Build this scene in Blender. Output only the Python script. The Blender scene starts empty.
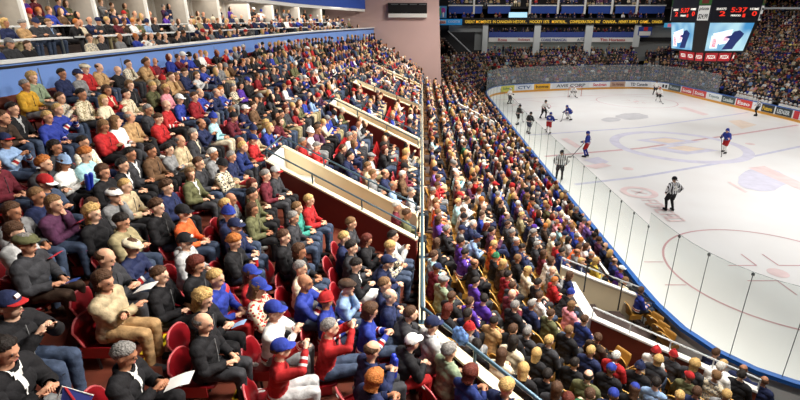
import bpy, bmesh, math, random
import numpy as np
from mathutils import Vector, Matrix, Euler
random.seed(7)
sc = bpy.context.scene
col = sc.collection
PI = math.pi
# ------------------------------------------------------------------ camera frame (800 x 400)
F = 470.0; CX = 422.0; HC = 9.34
TH = math.atan(180 / F); CT, ST = math.cos(TH), math.sin(TH)
def at_z(u, v, z):
    rx = (u - CX) / F; ry = (v - 200) / F
    t = (HC - z) / (ST + ry * CT)
    return rx * t, (CT - ry * ST) * t
def at_y(u, v, Y):
    rx = (u - CX) / F; ry = (v - 200) / F
    t = Y / (CT - ry * ST)
    return rx * t, HC - (ST + ry * CT) * t
def depth(x, y, z): return y * CT + (HC - z) * ST
def proj(x, y, z):
    d = depth(x, y, z)
    return CX + F * x / d, 200 + F * ((HC - z) * CT - y * ST) / d

# ------------------------------------------------------------------ colours
def srgb(r, g, b):
    f = lambda c: (c / 12.92) if c <= .04045 else ((c + .055) / 1.055) ** 2.4
    return (f(r / 255), f(g / 255), f(b / 255), 1.0)
COL = {
 'black': srgb(26, 25, 28), 'charcoal': srgb(52, 52, 56), 'navy': srgb(30, 38, 72), 'dark blue': srgb(32, 46, 100),
 'royal blue': srgb(40, 56, 142), 'light blue': srgb(134, 160, 196), 'aqua': srgb(160, 202, 208), 'teal': srgb(60, 136, 122),
 'denim': srgb(58, 70, 92), 'grey': srgb(125, 125, 126), 'light grey': srgb(178, 178, 178), 'white': srgb(232, 230, 226),
 'cream': srgb(218, 205, 178), 'beige': srgb(180, 162, 130), 'tan': srgb(172, 138, 96), 'brown': srgb(96, 70, 48),
 'dark brown': srgb(60, 44, 34), 'olive': srgb(92, 92, 62), 'sage': srgb(128, 142, 116), 'mustard': srgb(190, 145, 45),
 'yellow': srgb(200, 172, 70), 'orange': srgb(210, 96, 48), 'red': srgb(168, 34, 36), 'dark red': srgb(130, 26, 34),
 'maroon': srgb(96, 30, 42), 'pink': srgb(206, 136, 146), 'purple': srgb(78, 44, 140), 'violet': srgb(120, 92, 160), 'plum': srgb(82, 44, 72),
 'green': srgb(50, 112, 76), 'khaki': srgb(150, 138, 104),
}
HAIRC = {'dark': srgb(30, 22, 18), 'brown': srgb(78, 52, 34), 'light brown': srgb(122, 90, 58), 'blond': srgb(192, 156, 98),
         'grey': srgb(132, 128, 124), 'white': srgb(205, 200, 192), 'auburn': srgb(92, 36, 24), 'ginger': srgb(176, 104, 48)}
SKINS = [srgb(218, 168, 138), srgb(205, 150, 120), srgb(228, 182, 154), srgb(176, 122, 92)]

# ------------------------------------------------------------------ materials
def new_mat(name):
    m = bpy.data.materials.new(name); m.use_nodes = True
    nt = m.node_tree
    return m, nt, nt.nodes['Principled BSDF']
def mat(name, c, rough=.6, metal=0, emit=0, ecol=None, noise=0, nscale=6, bump=0, bscale=60, spec=.5):
    m, nt, b = new_mat(name)
    c = tuple(c) if len(c) == 4 else tuple(c) + (1,)
    b.inputs['Base Color'].default_value = c
    b.inputs['Roughness'].default_value = rough; b.inputs['Metallic'].default_value = metal
    b.inputs['Specular IOR Level'].default_value = spec
    if emit:
        b.inputs['Emission Color'].default_value = ecol or c; b.inputs['Emission Strength'].default_value = emit
    if noise:
        n = nt.nodes.new('ShaderNodeTexNoise'); n.inputs['Scale'].default_value = nscale; n.inputs['Detail'].default_value = 4
        tc = nt.nodes.new('ShaderNodeTexCoord'); nt.links.new(tc.outputs['Object'], n.inputs['Vector'])
        r = nt.nodes.new('ShaderNodeMapRange'); r.inputs['To Min'].default_value = 1 - noise; r.inputs['To Max'].default_value = 1 + noise
        r.inputs['From Min'].default_value = .3; r.inputs['From Max'].default_value = .7
        nt.links.new(n.outputs['Fac'], r.inputs['Value'])
        v = nt.nodes.new('ShaderNodeVectorMath'); v.operation = 'SCALE'; v.inputs[0].default_value = c[:3]
        nt.links.new(r.outputs['Result'], v.inputs['Scale']); nt.links.new(v.outputs['Vector'], b.inputs['Base Color'])
    if bump:
        n2 = nt.nodes.new('ShaderNodeTexNoise'); n2.inputs['Scale'].default_value = bscale
        tc2 = nt.nodes.new('ShaderNodeTexCoord'); nt.links.new(tc2.outputs['Object'], n2.inputs['Vector'])
        bp = nt.nodes.new('ShaderNodeBump'); bp.inputs['Strength'].default_value = bump; bp.inputs['Distance'].default_value = .01
        nt.links.new(n2.outputs['Fac'], bp.inputs['Height']); nt.links.new(bp.outputs['Normal'], b.inputs['Normal'])
    return m
def obj_color_mat(name, rough, noise, nscale, kind='plain', spec=.3):
    m, nt, b = new_mat(name)
    b.inputs['Roughness'].default_value = rough; b.inputs['Specular IOR Level'].default_value = spec
    oi = nt.nodes.new('ShaderNodeObjectInfo'); tc = nt.nodes.new('ShaderNodeTexCoord')
    n = nt.nodes.new('ShaderNodeTexNoise'); n.inputs['Scale'].default_value = nscale; n.inputs['Detail'].default_value = 3
    nt.links.new(tc.outputs['Object'], n.inputs['Vector'])
    r = nt.nodes.new('ShaderNodeMapRange'); r.inputs['To Min'].default_value = 1 - noise; r.inputs['To Max'].default_value = 1 + noise
    r.inputs['From Min'].default_value = .35; r.inputs['From Max'].default_value = .65
    nt.links.new(n.outputs['Fac'], r.inputs['Value'])
    v = nt.nodes.new('ShaderNodeVectorMath'); v.operation = 'SCALE'
    nt.links.new(oi.outputs['Color'], v.inputs[0]); nt.links.new(r.outputs['Result'], v.inputs['Scale'])
    last = v.outputs['Vector']
    def mixc(fac, c2, src):
        mx = nt.nodes.new('ShaderNodeMix'); mx.data_type = 'RGBA'
        nt.links.new(fac, mx.inputs[0]); nt.links.new(src, mx.inputs[6]); mx.inputs[7].default_value = c2
        return mx.outputs[2]
    def band(attr, lo, hi):
        a = nt.nodes.new('ShaderNodeAttribute'); a.attribute_name = attr
        g = nt.nodes.new('ShaderNodeMath'); g.operation = 'GREATER_THAN'; g.inputs[1].default_value = lo
        l = nt.nodes.new('ShaderNodeMath'); l.operation = 'LESS_THAN'; l.inputs[1].default_value = hi
        k = nt.nodes.new('ShaderNodeMath'); k.operation = 'MULTIPLY'
        nt.links.new(a.outputs['Fac'], g.inputs[0]); nt.links.new(a.outputs['Fac'], l.inputs[0])
        nt.links.new(g.outputs[0], k.inputs[0]); nt.links.new(l.outputs[0], k.inputs[1])
        return k.outputs[0]
    if kind == 'jersey':
        last = mixc(band('arm', .60, .66), COL['white'], last); last = mixc(band('arm', .66, .76), COL['red'], last)
        last = mixc(band('arm', .76, .82), COL['white'], last)
        last = mixc(band('tor', .80, .84), COL['white'], last); last = mixc(band('tor', .84, .90), COL['red'], last)
        last = mixc(band('tor', .90, .94), COL['white'], last)
    if kind == 'plaid':
        w = nt.nodes.new('ShaderNodeTexVoronoi'); w.inputs['Scale'].default_value = 26
        nt.links.new(tc.outputs['Object'], w.inputs['Vector'])
        g = nt.nodes.new('ShaderNodeMath'); g.operation = 'GREATER_THAN'; g.inputs[1].default_value = .45
        nt.links.new(w.outputs['Distance'], g.inputs[0]); last = mixc(g.outputs[0], COL['cream'], last)
    nt.links.new(last, b.inputs['Base Color'])
    bp = nt.nodes.new('ShaderNodeBump'); bp.inputs['Strength'].default_value = .8; bp.inputs['Distance'].default_value = .025
    nt.links.new(n.outputs['Fac'], bp.inputs['Height']); nt.links.new(bp.outputs['Normal'], b.inputs['Normal'])
    return m
M = {}
M['skin'] = obj_color_mat('skin', .5, .05, 8)
M['cloth'] = obj_color_mat('woven_cloth', .85, .22, 11)
M['jersey'] = obj_color_mat('striped_jersey_cloth', .75, .12, 11, 'jersey')
M['plaid'] = obj_color_mat('patterned_cloth', .85, .15, 11, 'plaid')
M['hair'] = obj_color_mat('hair', .6, .3, 60)
M['eye'] = mat('eye_dark', srgb(30, 24, 22), .3)
M['lip'] = mat('lip', srgb(160, 86, 78), .5)
def attr_mat(name, rough):
    m, nt, b = new_mat(name)
    a = nt.nodes.new('ShaderNodeAttribute'); a.attribute_name = 'tint'
    nt.links.new(a.outputs['Color'], b.inputs['Base Color']); b.inputs['Roughness'].default_value = rough
    b.inputs['Specular IOR Level'].default_value = .25
    return m
M['crowd'] = attr_mat('crowd_cloth_and_skin', .8)

# ------------------------------------------------------------------ mesh helpers
class MB:
    """collects shapes, links them as one mesh"""
    def __init__(s): s.v = []; s.f = []; s.m = []
    def add(s, vs, fs, mi=0):
        b = len(s.v); s.v += [tuple(p) for p in vs]; s.f += [tuple(b + i for i in f) for f in fs]; s.m += [mi] * len(fs); return s
    def box(s, x0, y0, z0, x1, y1, z1, mi=0, bev=0):
        vs = [(x, y, z) for z in (z0, z1) for y in (y0, y1) for x in (x0, x1)]
        return s.add(vs, [(0, 2, 3, 1), (4, 5, 7, 6), (0, 1, 5, 4), (2, 6, 7, 3), (0, 4, 6, 2), (1, 3, 7, 5)], mi)
    def obox(s, c, ax, ay, az, mi=0):
        c = Vector(c); ax = Vector(ax); ay = Vector(ay); az = Vector(az)
        vs = [c + ax * i + ay * j + az * k for k in (-1, 1) for j in (-1, 1) for i in (-1, 1)]
        return s.add(vs, [(0, 2, 3, 1), (4, 5, 7, 6), (0, 1, 5, 4), (2, 6, 7, 3), (0, 4, 6, 2), (1, 3, 7, 5)], mi)
    def beam(s, p0, p1, w, h, mi=0, up=(0, 0, 1)):
        p0 = Vector(p0); p1 = Vector(p1); d = (p1 - p0); L = d.length; d.normalize()
        side = d.cross(Vector(up)).normalized(); u2 = side.cross(d)
        return s.obox((p0 + p1) / 2, d * L / 2, side * w / 2, u2 * h / 2, mi)
    def tube(s, pts, r, n=8, mi=0):
        pts = [Vector(p) for p in pts]; rings = []
        for i, p in enumerate(pts):
            d = (pts[min(i + 1, len(pts) - 1)] - pts[max(i - 1, 0)]).normalized()
            a = d.cross(Vector((0, 0, 1)));
            if a.length < .1: a = d.cross(Vector((1, 0, 0)))
            a.normalize(); b = d.cross(a)
            rr = r[i] if isinstance(r, (list, tuple)) else r
            rings.append([p + (a * math.cos(2 * PI * k / n) + b * math.sin(2 * PI * k / n)) * rr for k in range(n)])
        vs = [q for R in rings for q in R]; fs = []
        for i in range(len(pts) - 1):
            for k in range(n): fs.append((i * n + k, i * n + (k + 1) % n, (i + 1) * n + (k + 1) % n, (i + 1) * n + k))
        fs.append(tuple(range(n))[::-1]); fs.append(tuple((len(pts) - 1) * n + k for k in range(n)))
        return s.add(vs, fs, mi)
    def capsule(s, p0, r0, p1, r1, n=10, mi=0, sy=1.0):
        p0 = Vector(p0); p1 = Vector(p1); d = p1 - p0
        L = d.length
        d = d / L if L > 1e-6 else Vector((0, 0, 1))
        a = d.cross(Vector((0, 1, 0)));
        if a.length < .1: a = d.cross(Vector((1, 0, 0)))
        a.normalize(); b = d.cross(a)
        prof = [(p0, r0, t) for t in (-80, -50, -20)] + [(p0, r0, 0)] + [(p1, r1, 0)] + [(p1, r1, t) for t in (20, 50, 80)]
        vs = []
        for c, r, t in prof:
            t = math.radians(t); q = c + d * (math.sin(t) * r); rr = r * math.cos(t)
            for k in range(n):
                w = 2 * PI * k / n; vs.append(q + (a * math.cos(w) + b * math.sin(w)) * rr)
        R = len(prof); fs = [(i * n + k, i * n + (k + 1) % n, (i + 1) * n + (k + 1) % n, (i + 1) * n + k) for i in range(R - 1) for k in range(n)]
        fs += [tuple(range(n))[::-1], tuple((R - 1) * n + k for k in range(n))]
        return s.add(vs, fs, mi)
    def ellipsoid(s, c, rx, ry, rz, nu=14, nv=9, mi=0, fn=None):
        vs = []; c = Vector(c)
        for j in range(nv + 1):
            t = PI * j / nv
            for k in range(nu):
                w = 2 * PI * k / nu; n = Vector((math.sin(t) * math.cos(w), math.sin(t) * math.sin(w), math.cos(t)))
                p = Vector((n.x * rx, n.y * ry, n.z * rz))
                if fn: p = fn(n, p)
                vs.append(c + p)
        fs = [(j * nu + k, (j + 1) * nu + k, (j + 1) * nu + (k + 1) % nu, j * nu + (k + 1) % nu) for j in range(nv) for k in range(nu)]
        return s.add(vs, fs, mi)
    def prism(s, poly, z0, z1, mi=0):
        n = len(poly); vs = [(x, y, z0) for x, y in poly] + [(x, y, z1) for x, y in poly]
        return s.add(vs, [tuple(range(n))[::-1], tuple(range(n, 2 * n))] + [(i, (i + 1) % n, n + (i + 1) % n, n + i) for i in range(n)], mi)
    def mesh(s, name, mats, smooth=False):
        me = bpy.data.meshes.new(name); me.from_pydata(s.v, [], s.f)
        for m in (mats if isinstance(mats, (list, tuple)) else [mats]): me.materials.append(m)
        me.polygons.foreach_set('material_index', s.m)
        if smooth: me.polygons.foreach_set('use_smooth', [True] * len(s.f))
        me.update(); return me
    def build(s, name, mats, parent=None, smooth=False, bevel=0, kind=None):
        o = link(name, s.mesh(name, mats, smooth), parent)
        if bevel:
            b = o.modifiers.new('bevel', 'BEVEL'); b.width = bevel; b.segments = 2; b.limit_method = 'ANGLE'
        if kind: o['kind'] = kind
        return o
def link(name, data, parent=None, mw=None, color=None):
    o = bpy.data.objects.new(name, data); col.objects.link(o)
    if parent is not None: o.parent = parent
    if mw is not None: o.matrix_local = mw
    if color is not None: o.color = color
    return o
def thing(name, label, cat, loc=(0, 0, 0), rz=0, group=None, s=1.0):
    o = bpy.data.objects.new(name, None); col.objects.link(o); o.location = loc; o.rotation_euler = (0, 0, rz)
    o.scale = (s, s, s); o.empty_display_size = .1
    tag(o, label, cat, group); return o
def tag(o, label, cat, group=None, kind=None):
    o['label'] = label; o['category'] = cat
    if group: o['group'] = group
    if kind: o['kind'] = kind
    return o
def struct(o): o['kind'] = 'structure'; return o
def baked(mb, mods, name='tmp'):
    """evaluate modifiers and return a mesh"""
    o = bpy.data.objects.new(name, mb.mesh(name, [])); col.objects.link(o)
    for t, kw in mods:
        m = o.modifiers.new(t, t)
        for k, v in kw.items(): setattr(m, k, v)
    dg = bpy.context.evaluated_depsgraph_get(); me = bpy.data.meshes.new_from_object(o.evaluated_get(dg))
    bpy.data.objects.remove(o); return me
def arrays(me):
    n = len(me.vertices); v = np.empty(n * 3, 'f'); me.vertices.foreach_get('co', v)
    return v.reshape(-1, 3), [tuple(p.vertices) for p in me.polygons]
def text_mesh(s, size=1, extrude=.004, align='CENTER', bold=0, fit=None):
    """lettering as a mesh, upright in the XZ plane, centred on x; fit = (width, height)"""
    c = bpy.data.curves.new('lettering', 'FONT'); c.body = s; c.size = size; c.extrude = extrude; c.align_x = align; c.offset = bold
    c.resolution_u = 2
    o = bpy.data.objects.new('lettering', c); col.objects.link(o)
    dg = bpy.context.evaluated_depsgraph_get(); me = bpy.data.meshes.new_from_object(o.evaluated_get(dg)); bpy.data.objects.remove(o)
    me.transform(Matrix.Rotation(PI / 2, 4, 'X'))
    if fit and len(me.vertices):
        v = np.array([tuple(p.co) for p in me.vertices]); lo = v.min(0); hi = v.max(0)
        me.transform(Matrix.Translation((-(lo[0] + hi[0]) / 2, 0, -(lo[2] + hi[2]) / 2)))
        me.transform(Matrix.Diagonal((fit[0] / max(hi[0] - lo[0], 1e-6), 1, fit[1] / max(hi[2] - lo[2], 1e-6), 1)))
    return me
# ------------------------------------------------------------------ people
def ik(a, t, l1, l2, pole):
    a = Vector(a); t = Vector(t); d = t - a; L = d.length
    L2 = min(L, (l1 + l2) * .995); d.normalize(); t = a + d * L2
    x = (l1 * l1 - l2 * l2 + L2 * L2) / (2 * L2); h = math.sqrt(max(l1 * l1 - x * x, 0))
    p = Vector(pole); p = p - d * p.dot(d); p.normalize()
    return a + d * x + p * h, t
POSES = {
 # lean, head yaw, head pitch, left wrist, right wrist, elbow pole, leg variant
 'lap':     dict(lean=6, yaw=0, pit=8, w=((.30, .09, .67), (.30, -.09, .67)), leg='n'),
 'apart':   dict(lean=2, yaw=14, pit=4, w=((.30, .17, .66), (.30, -.17, .66)), leg='w'),
 'crossed': dict(lean=4, yaw=-6, pit=10, w=((.26, -.10, .80), (.27, .11, .775)), leg='n'),
 'forward': dict(lean=30, yaw=4, pit=-2, w=((.49, .035, .66), (.49, -.035, .66)), leg='w'),
 'clap':    dict(lean=8, yaw=0, pit=2, w=((.36, .075, .92), (.36, -.075, .92)), leg='n'),
 'cheer':   dict(lean=10, yaw=0, pit=0, w=((.38, .09, 1.14), (.40, -.08, 1.18)), leg='n'),
 'hold':    dict(lean=10, yaw=6, pit=22, w=((.34, .06, .78), (.34, -.06, .78)), leg='n'),
 'chin':    dict(lean=14, yaw=-4, pit=4, w=((.22, .05, 1.00), (.27, .06, .74)), leg='n'),
 'cup':     dict(lean=4, yaw=10, pit=0, w=((.28, .10, .68), (.33, -.12, .92)), leg='x'),
 'turned':  dict(lean=3, yaw=42, pit=4, w=((.26, .12, .67), (.30, -.08, .67)), leg='x'),
 'turnedr': dict(lean=3, yaw=-42, pit=4, w=((.30, .12, .67), (.26, -.12, .67)), leg='n'),
}
STAND = {
 'stand':   dict(stand=1, lean=2, yaw=6, pit=6, w=((.10, .25, .86), (.10, -.25, .86)), feet=((.0, .11), (.04, -.11))),
 'fold':    dict(stand=1, lean=2, yaw=-8, pit=6, w=((.24, -.10, 1.20), (.25, .11, 1.17)), feet=((.0, .12), (.03, -.12))),
 'rail':    dict(stand=1, lean=12, yaw=4, pit=8, w=((.42, .12, 1.10), (.42, -.14, 1.10)), feet=((-.02, .10), (.05, -.12))),
}
SKATE = {
 'glide':   dict(stand=1, skate=1, lean=16, yaw=8, pit=4, w=((.38, .22, .98), (.30, -.24, 1.02)), feet=((.12, .20), (-.18, -.20))),
 'upright': dict(stand=1, skate=1, lean=6, yaw=18, pit=6, w=((.30, .24, 1.0), (.16, -.28, .96)), feet=((.04, .17), (-.06, -.17))),
 'stride':  dict(stand=1, skate=1, lean=30, yaw=0, pit=-6, w=((.52, .16, .86), (.40, -.24, .96)), feet=((.22, .20), (-.42, -.26))),
 'crouch':  dict(stand=1, skate=1, lean=48, yaw=0, pit=-20, w=((.58, .26, .62), (.54, -.30, .60)), feet=((.05, .34), (.02, -.34)), hip=.66),
 'coast':   dict(stand=1, skate=1, lean=5, yaw=10, pit=8, w=((.05, .30, .92), (.02, -.30, .92)), feet=((.04, .16), (-.05, -.14))),
}
def head_shape(mb, hm, faces=True):
    def P(x, y, z): return hm @ Vector((x, y, z))
    def E(c, r, n=14, mi=0):
        k = len(mb.v); mb.ellipsoid((0, 0, 0), r[0], r[1], r[2], n, 9, mi)
        for i in range(k, len(mb.v)): mb.v[i] = tuple(hm @ (Vector(mb.v[i]) + Vector(c)))
    E((-.006, 0, .022), (.098, .078, .098)); E((.016, 0, -.045), (.070, .058, .072)); E((.040, 0, -.085), (.040, .040, .030))
    mb.capsule(P(.086, 0, .012), .010, P(.107, 0, -.024), .014); E((.086, 0, .022), (.018, .050, .012)); E((.080, 0, -.062), (.020, .028, .012))
    for s in (-1, 1): E((-.004, s * .080, -.008), (.018, .012, .031), 8)
def make_body(pose, P, bulk=1.0):
    """returns meshes: body (skin), top, trousers, shoes; head matrix; wrists"""
    st = P.get('stand'); sk = P.get('skate'); zo = .06 if sk else 0
    hz = P.get('hip', .90 if sk else .93) + zo if st else .53
    lean = math.radians(P['lean']); d = Vector((math.sin(lean), 0, math.cos(lean))); H = Vector((0, 0, hz))
    C = H + d * .30; S = H + d * .445; N = H + d * .50
    hm = Matrix.Translation(N + Vector((.012 + .10 * math.sin(lean), 0, .165 * math.cos(lean * .6)))) @ Matrix.Rotation(math.radians(P['yaw']), 4, 'Z') @ Matrix.Rotation(math.radians(P['pit']), 4, 'Y') @ Matrix.Scale(1.09, 4)
    cap = []
    def c(tag_, p0, r0, p1, r1): cap.append((tag_, Vector(p0), r0, Vector(p1), r1))
    c('pelvis', H + Vector((0, .065, 0)), .118, H + Vector((0, -.065, 0)), .118)
    c('top', H + d * .10 + Vector((0, .045, 0)), .112, H + d * .10 + Vector((0, -.045, 0)), .112)
    c('top', H + d * .20 + Vector((.01, .05, 0)), .110, H + d * .20 + Vector((.01, -.05, 0)), .110)
    c('top', C + Vector((.005, .075, 0)), .112, C + Vector((.005, -.075, 0)), .112)
    c('top', S + Vector((-.01, .14, -.02)), .070, S + Vector((-.01, -.14, -.02)), .070)
    c('top', S + Vector((-.005, .05, .015)), .062, S + Vector((-.005, -.05, .015)), .062)
    c('neck', N - d * .01, .054, hm.translation - Vector((.015, 0, .06)), .050)
    W = []
    for i, s in enumerate((1, -1)):
        sh = S + Vector((-.01, s * .185, -.03)); w = Vector(P['w'][i]) + Vector((0, 0, .06 if sk else 0))
        if st and not sk: w = w
        e, w = ik(sh, w, .285, .255, (-.5, s * .75, -.8))
        W.append((e, w, s))
        c('arm', sh, .060, e, .046); c('fore', e, .045, w, .031)
        fd = (w - e).normalized(); c('hand', w, .030, w + fd * .075, .034)
        hp = H + Vector((0, s * .088, -.005))
        if st:
            fx, fy = P['feet'][i]; an = Vector((fx, fy, .09 + zo)); k, an = ik(hp, an, .44, .42, (1, s * .12, 0))
            c('leg', hp, .098, k, .066); c('leg', k, .064, an, .042); toe = an + Vector((.155, s * .03, -.055))
            c('foot', an + Vector((-.04, 0, -.045)), .042, toe, .034)
        else:
            v = P['leg']; ky = {'n': .10, 'w': .20, 'x': .12}[v]
            k = Vector((.455, s * ky, .535)); an = Vector((.44, s * ky * .9, .11))
            if v == 'x' and s > 0: k = Vector((.44, .03, .64)); an = Vector((.60, -.10, .34))
            c('leg', hp + Vector((.02, 0, 0)), .098, k, .068); c('leg', k, .066, an, .046)
            toe = an + Vector((.16, s * .03, -.06 if not (v == 'x' and s > 0) else -.10)); c('foot', an + Vector((-.035, 0, -.055)), .040, toe, .034)
    mb = MB()
    for t, p0, r0, p1, r1 in cap: mb.capsule(p0, r0, p1, r1, 14)
    head_shape(mb, hm)
    me = baked(mb, [('REMESH', dict(mode='VOXEL', voxel_size=.0155)), ('SMOOTH', dict(factor=.5, iterations=3))])
    V, Fc = arrays(me)
    nrm = np.empty(len(me.vertices) * 3, 'f'); me.vertices.foreach_get('normal', nrm); nrm = nrm.reshape(-1, 3)
    names = []; D = []
    T = []
    for t, p0, r0, p1, r1 in cap:
        a = np.array(p0); b = np.array(p1); ab = b - a; tt = np.clip(((V - a) @ ab) / max(ab @ ab, 1e-9), 0, 1)
        D.append(np.linalg.norm(V - (a + tt[:, None] * ab), axis=1) - (r0 + (r1 - r0) * tt)); names.append(t); T.append(tt)
    hc = np.array(hm.translation); D.append(np.linalg.norm(V - hc, axis=1) - .098); names.append('head'); T.append(D[-1] * 0)
    D = np.array(D); T = np.array(T); idx = D.argmin(0)
    tg = np.array(names)[idx]; tt = T[idx, np.arange(len(V))]
    arm = np.where(tg == 'arm', tt * .5, np.where(tg == 'fore', .5 + tt * .5, -1)); arm = arm.astype('f')
    tor = np.clip(((np.array(S) + np.array(d) * .07 - V) @ np.array(d)) / .56, 0, 1); tor = np.where((tg == 'top') | (tg == 'pelvis') | (tg == 'neck'), tor, -1).astype('f')
    bpy.data.meshes.remove(me)
    rng = np.random.RandomState(len(pose) * 7)
    def shell(keep, off, name, matl, wob=0):
        k = np.array([sum(keep[i] for i in f) >= max(2, len(f) - 1) for f in Fc])
        used = sorted({i for f, q in zip(Fc, k) if q for i in f}); mp = {i: n for n, i in enumerate(used)}
        u = np.array(used)
        ph = np.sin(V[u] @ np.array((31, 23, 17)) + 2 * np.sin(V[u] @ np.array((-13, 19, 27))))
        vs = V[u] + nrm[u] * (off + wob * ph)[:, None] if np.ndim(off) == 0 and False else V[u] + nrm[u] * (off + wob * ph)[:, None]
        m = bpy.data.meshes.new(name); m.from_pydata(vs.tolist(), [], [tuple(mp[i] for i in f) for f, q in zip(Fc, k) if q])
        m.materials.append(matl); m.polygons.foreach_set('use_smooth', [True] * len(m.polygons))
        for nm, arr in (('arm', arm), ('tor', tor)):
            a = m.attributes.new(nm, 'FLOAT', 'POINT'); a.data.foreach_set('value', arr[u])
        return m
    pads = .03 if sk else 0
    isTop = (tg == 'top') | (tg == 'arm') | (tg == 'fore') | ((tg == 'pelvis') & (tor < .97)) | ((tg == 'neck') & (D[names.index('neck')] < .01) & (T[names.index('neck')] < .25))
    isLeg = (tg == 'leg') | (tg == 'pelvis')
    if sk:
        legz = V[:, 2] > .56; low = (tg == 'leg') & ~legz
    R = {}
    R['top'] = shell(isTop, .014 + pads, 'top_mesh', M['cloth'], .004)
    R['leg'] = shell(isLeg & legz if sk else isLeg, .012 + pads * .9, 'trousers_mesh', M['cloth'], .003)
    if not sk:
        hemz = isTop | ((tg == 'pelvis') & (tor < 1.1)) | ((tg == 'leg') & (T[idx, np.arange(len(V))] < .10))
        R['bulk'] = shell(hemz, .027, 'jacket_mesh', M['cloth'], .0045)
        cm = MB(); cc = N + Vector((-.005, 0, -.012)); tl = math.radians(14 + P['lean'])
        ring = [cc + Vector((.078 * math.cos(t) * math.cos(tl), .080 * math.sin(t), -.078 * math.cos(t) * math.sin(tl) + .012)) for t in np.linspace(.45, 2 * PI - .45, 15)]
        cm.tube(ring, [.018 + .008 * math.sin(PI * i / 14) for i in range(15)], 7); R['collar'] = cm.mesh('collar_mesh', M['cloth'], True)
        cm = MB(); cm.ellipsoid(N + Vector((-.105, 0, -.02)), .060, .115, .085, 14, 8, 0, lambda n, p: p * (1 - .25 * max(0, n.x))); R['hood'] = cm.mesh('hood_mesh', M['cloth'], True)
        cm = MB(); a0 = H + d * .06 + Vector((.165, 0, 0)); a1 = H + d * .44 + Vector((.125, 0, 0)); cm.tube([a0, a0.lerp(a1, .5) + Vector((.008, 0, 0)), a1], .006, 5); R['zip'] = cm.mesh('zip_mesh', M['cloth'])
    if sk: R['sock'] = shell(low, .012, 'socks_mesh', M['cloth'], .001)
    # shirt front: the V of a shirt between the lapels
    nd = np.array(d); rel = V - np.array(H)
    along = rel @ nd; isFront = (tg == 'top') & (nrm[:, 0] > .45) & (np.abs(V[:, 1]) < .012 + .22 * np.clip(along - .27, 0, 1)) & (along > .20)
    R['shirt'] = shell(isFront, .038, 'shirt_mesh', M['cloth'])
    # body with face and fingers
    bm = MB(); bm.add(V.tolist(), Fc)
    for e, w, s in W:
        fd = (w - e).normalized(); sd = fd.cross(Vector((0, 0, 1)))
        sd = sd.normalized() if sd.length > .1 else Vector((0, 1, 0)); up = sd.cross(fd)
        curl = -up * .8
        for q, (o, L) in enumerate(((-.024, .062), (-.008, .070), (.008, .066), (.023, .052))):
            b0 = w + fd * .085 + sd * o; b1 = b0 + (fd + curl * .35).normalized() * L * .55; b2 = b1 + (fd * .5 + curl).normalized() * L * .5
            bm.tube([b0, b1, b2], [.0095, .009, .007], 6)
        t0 = w + fd * .02 - sd * s * .026; t1 = t0 + (fd * .6 - sd * s).normalized() * .036; t2 = t1 + (fd + curl * .3).normalized() * .028
        bm.tube([t0, t1, t2], [.011, .010, .008], 6)
    def hp_(x, y, z): return hm @ Vector((x, y, z))
    for s in (-1, 1):
        bm.capsule(hp_(.083, s * .024, .004), .0075, hp_(.083, s * .036, .004), .0075, 6, 1)
        bm.capsule(hp_(.090, s * .018, .024), .0045, hp_(.084, s * .044, .025), .0035, 5, 1)
    bm.capsule(hp_(.096, -.018, -.058), .005, hp_(.096, .018, -.058), .005, 6, 2)
    R['body'] = bm.mesh('body_mesh', [M['skin'], M['eye'], M['lip']], True)
    for t, p0, r0, p1, r1 in cap:
        if t == 'foot':
            sm = MB()
            sm.capsule(p0, r0 + .012, p1, r1 + .010, 10)
            if sk: sm.obox((p0 + p1) / 2 + Vector((.01, 0, -.052)), (.15, 0, 0), (0, .004, 0), (0, 0, .03))
            R.setdefault('shoe', []).append(sm.mesh('shoe_mesh', M['cloth'], True))
    for e, w, s in W:
        gm = MB(); gm.capsule(w - (w - e).normalized() * .05, .052, w + (w - e).normalized() * .09, .058, 10)
        R.setdefault('glove', []).append(gm.mesh('glove_mesh', M['cloth'], True))
    R['hm'] = hm; R['W'] = W; R['capsules'] = cap
    # light version for the distant crowd: capsules only, with region numbers
    lo = MB()
    for t, p0, r0, p1, r1 in cap:
        reg = {'pelvis': 2, 'leg': 2, 'top': 1, 'arm': 1, 'fore': 1, 'neck': 0, 'hand': 0, 'foot': 4}[t]
        lo_capsule(lo, p0, r0 + .014, p1, r1 + .014, 6, reg)
    k = len(lo.v); lo.ellipsoid((0, 0, 0), .092, .076, .118, 8, 5, 0)
    for i in range(k, len(lo.v)): lo.v[i] = tuple(hm @ Vector(lo.v[i]))
    R['lo'] = (lo.v, lo.f, lo.m)
    return R
def lo_capsule(mb, p0, r0, p1, r1, n, mi):
    d = p1 - p0; L = d.length; d = d / L
    a = d.cross(Vector((0, 1, 0)))
    if a.length < .1: a = d.cross(Vector((1, 0, 0)))
    a.normalize(); b = d.cross(a); vs = []
    for cpt, r in ((p0 - d * r0 * .75, r0 * .6), (p0, r0), (p1, r1), (p1 + d * r1 * .75, r1 * .6)):
        for k in range(n):
            w = 2 * PI * k / n; vs.append(cpt + (a * math.cos(w) + b * math.sin(w)) * r)
    fs = [(i * n + k, i * n + (k + 1) % n, (i + 1) * n + (k + 1) % n, (i + 1) * n + k) for i in range(3) for k in range(n)]
    fs += [tuple(range(n))[::-1], tuple(3 * n + k for k in range(n))]
    mb.add(vs, fs, mi)

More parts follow.
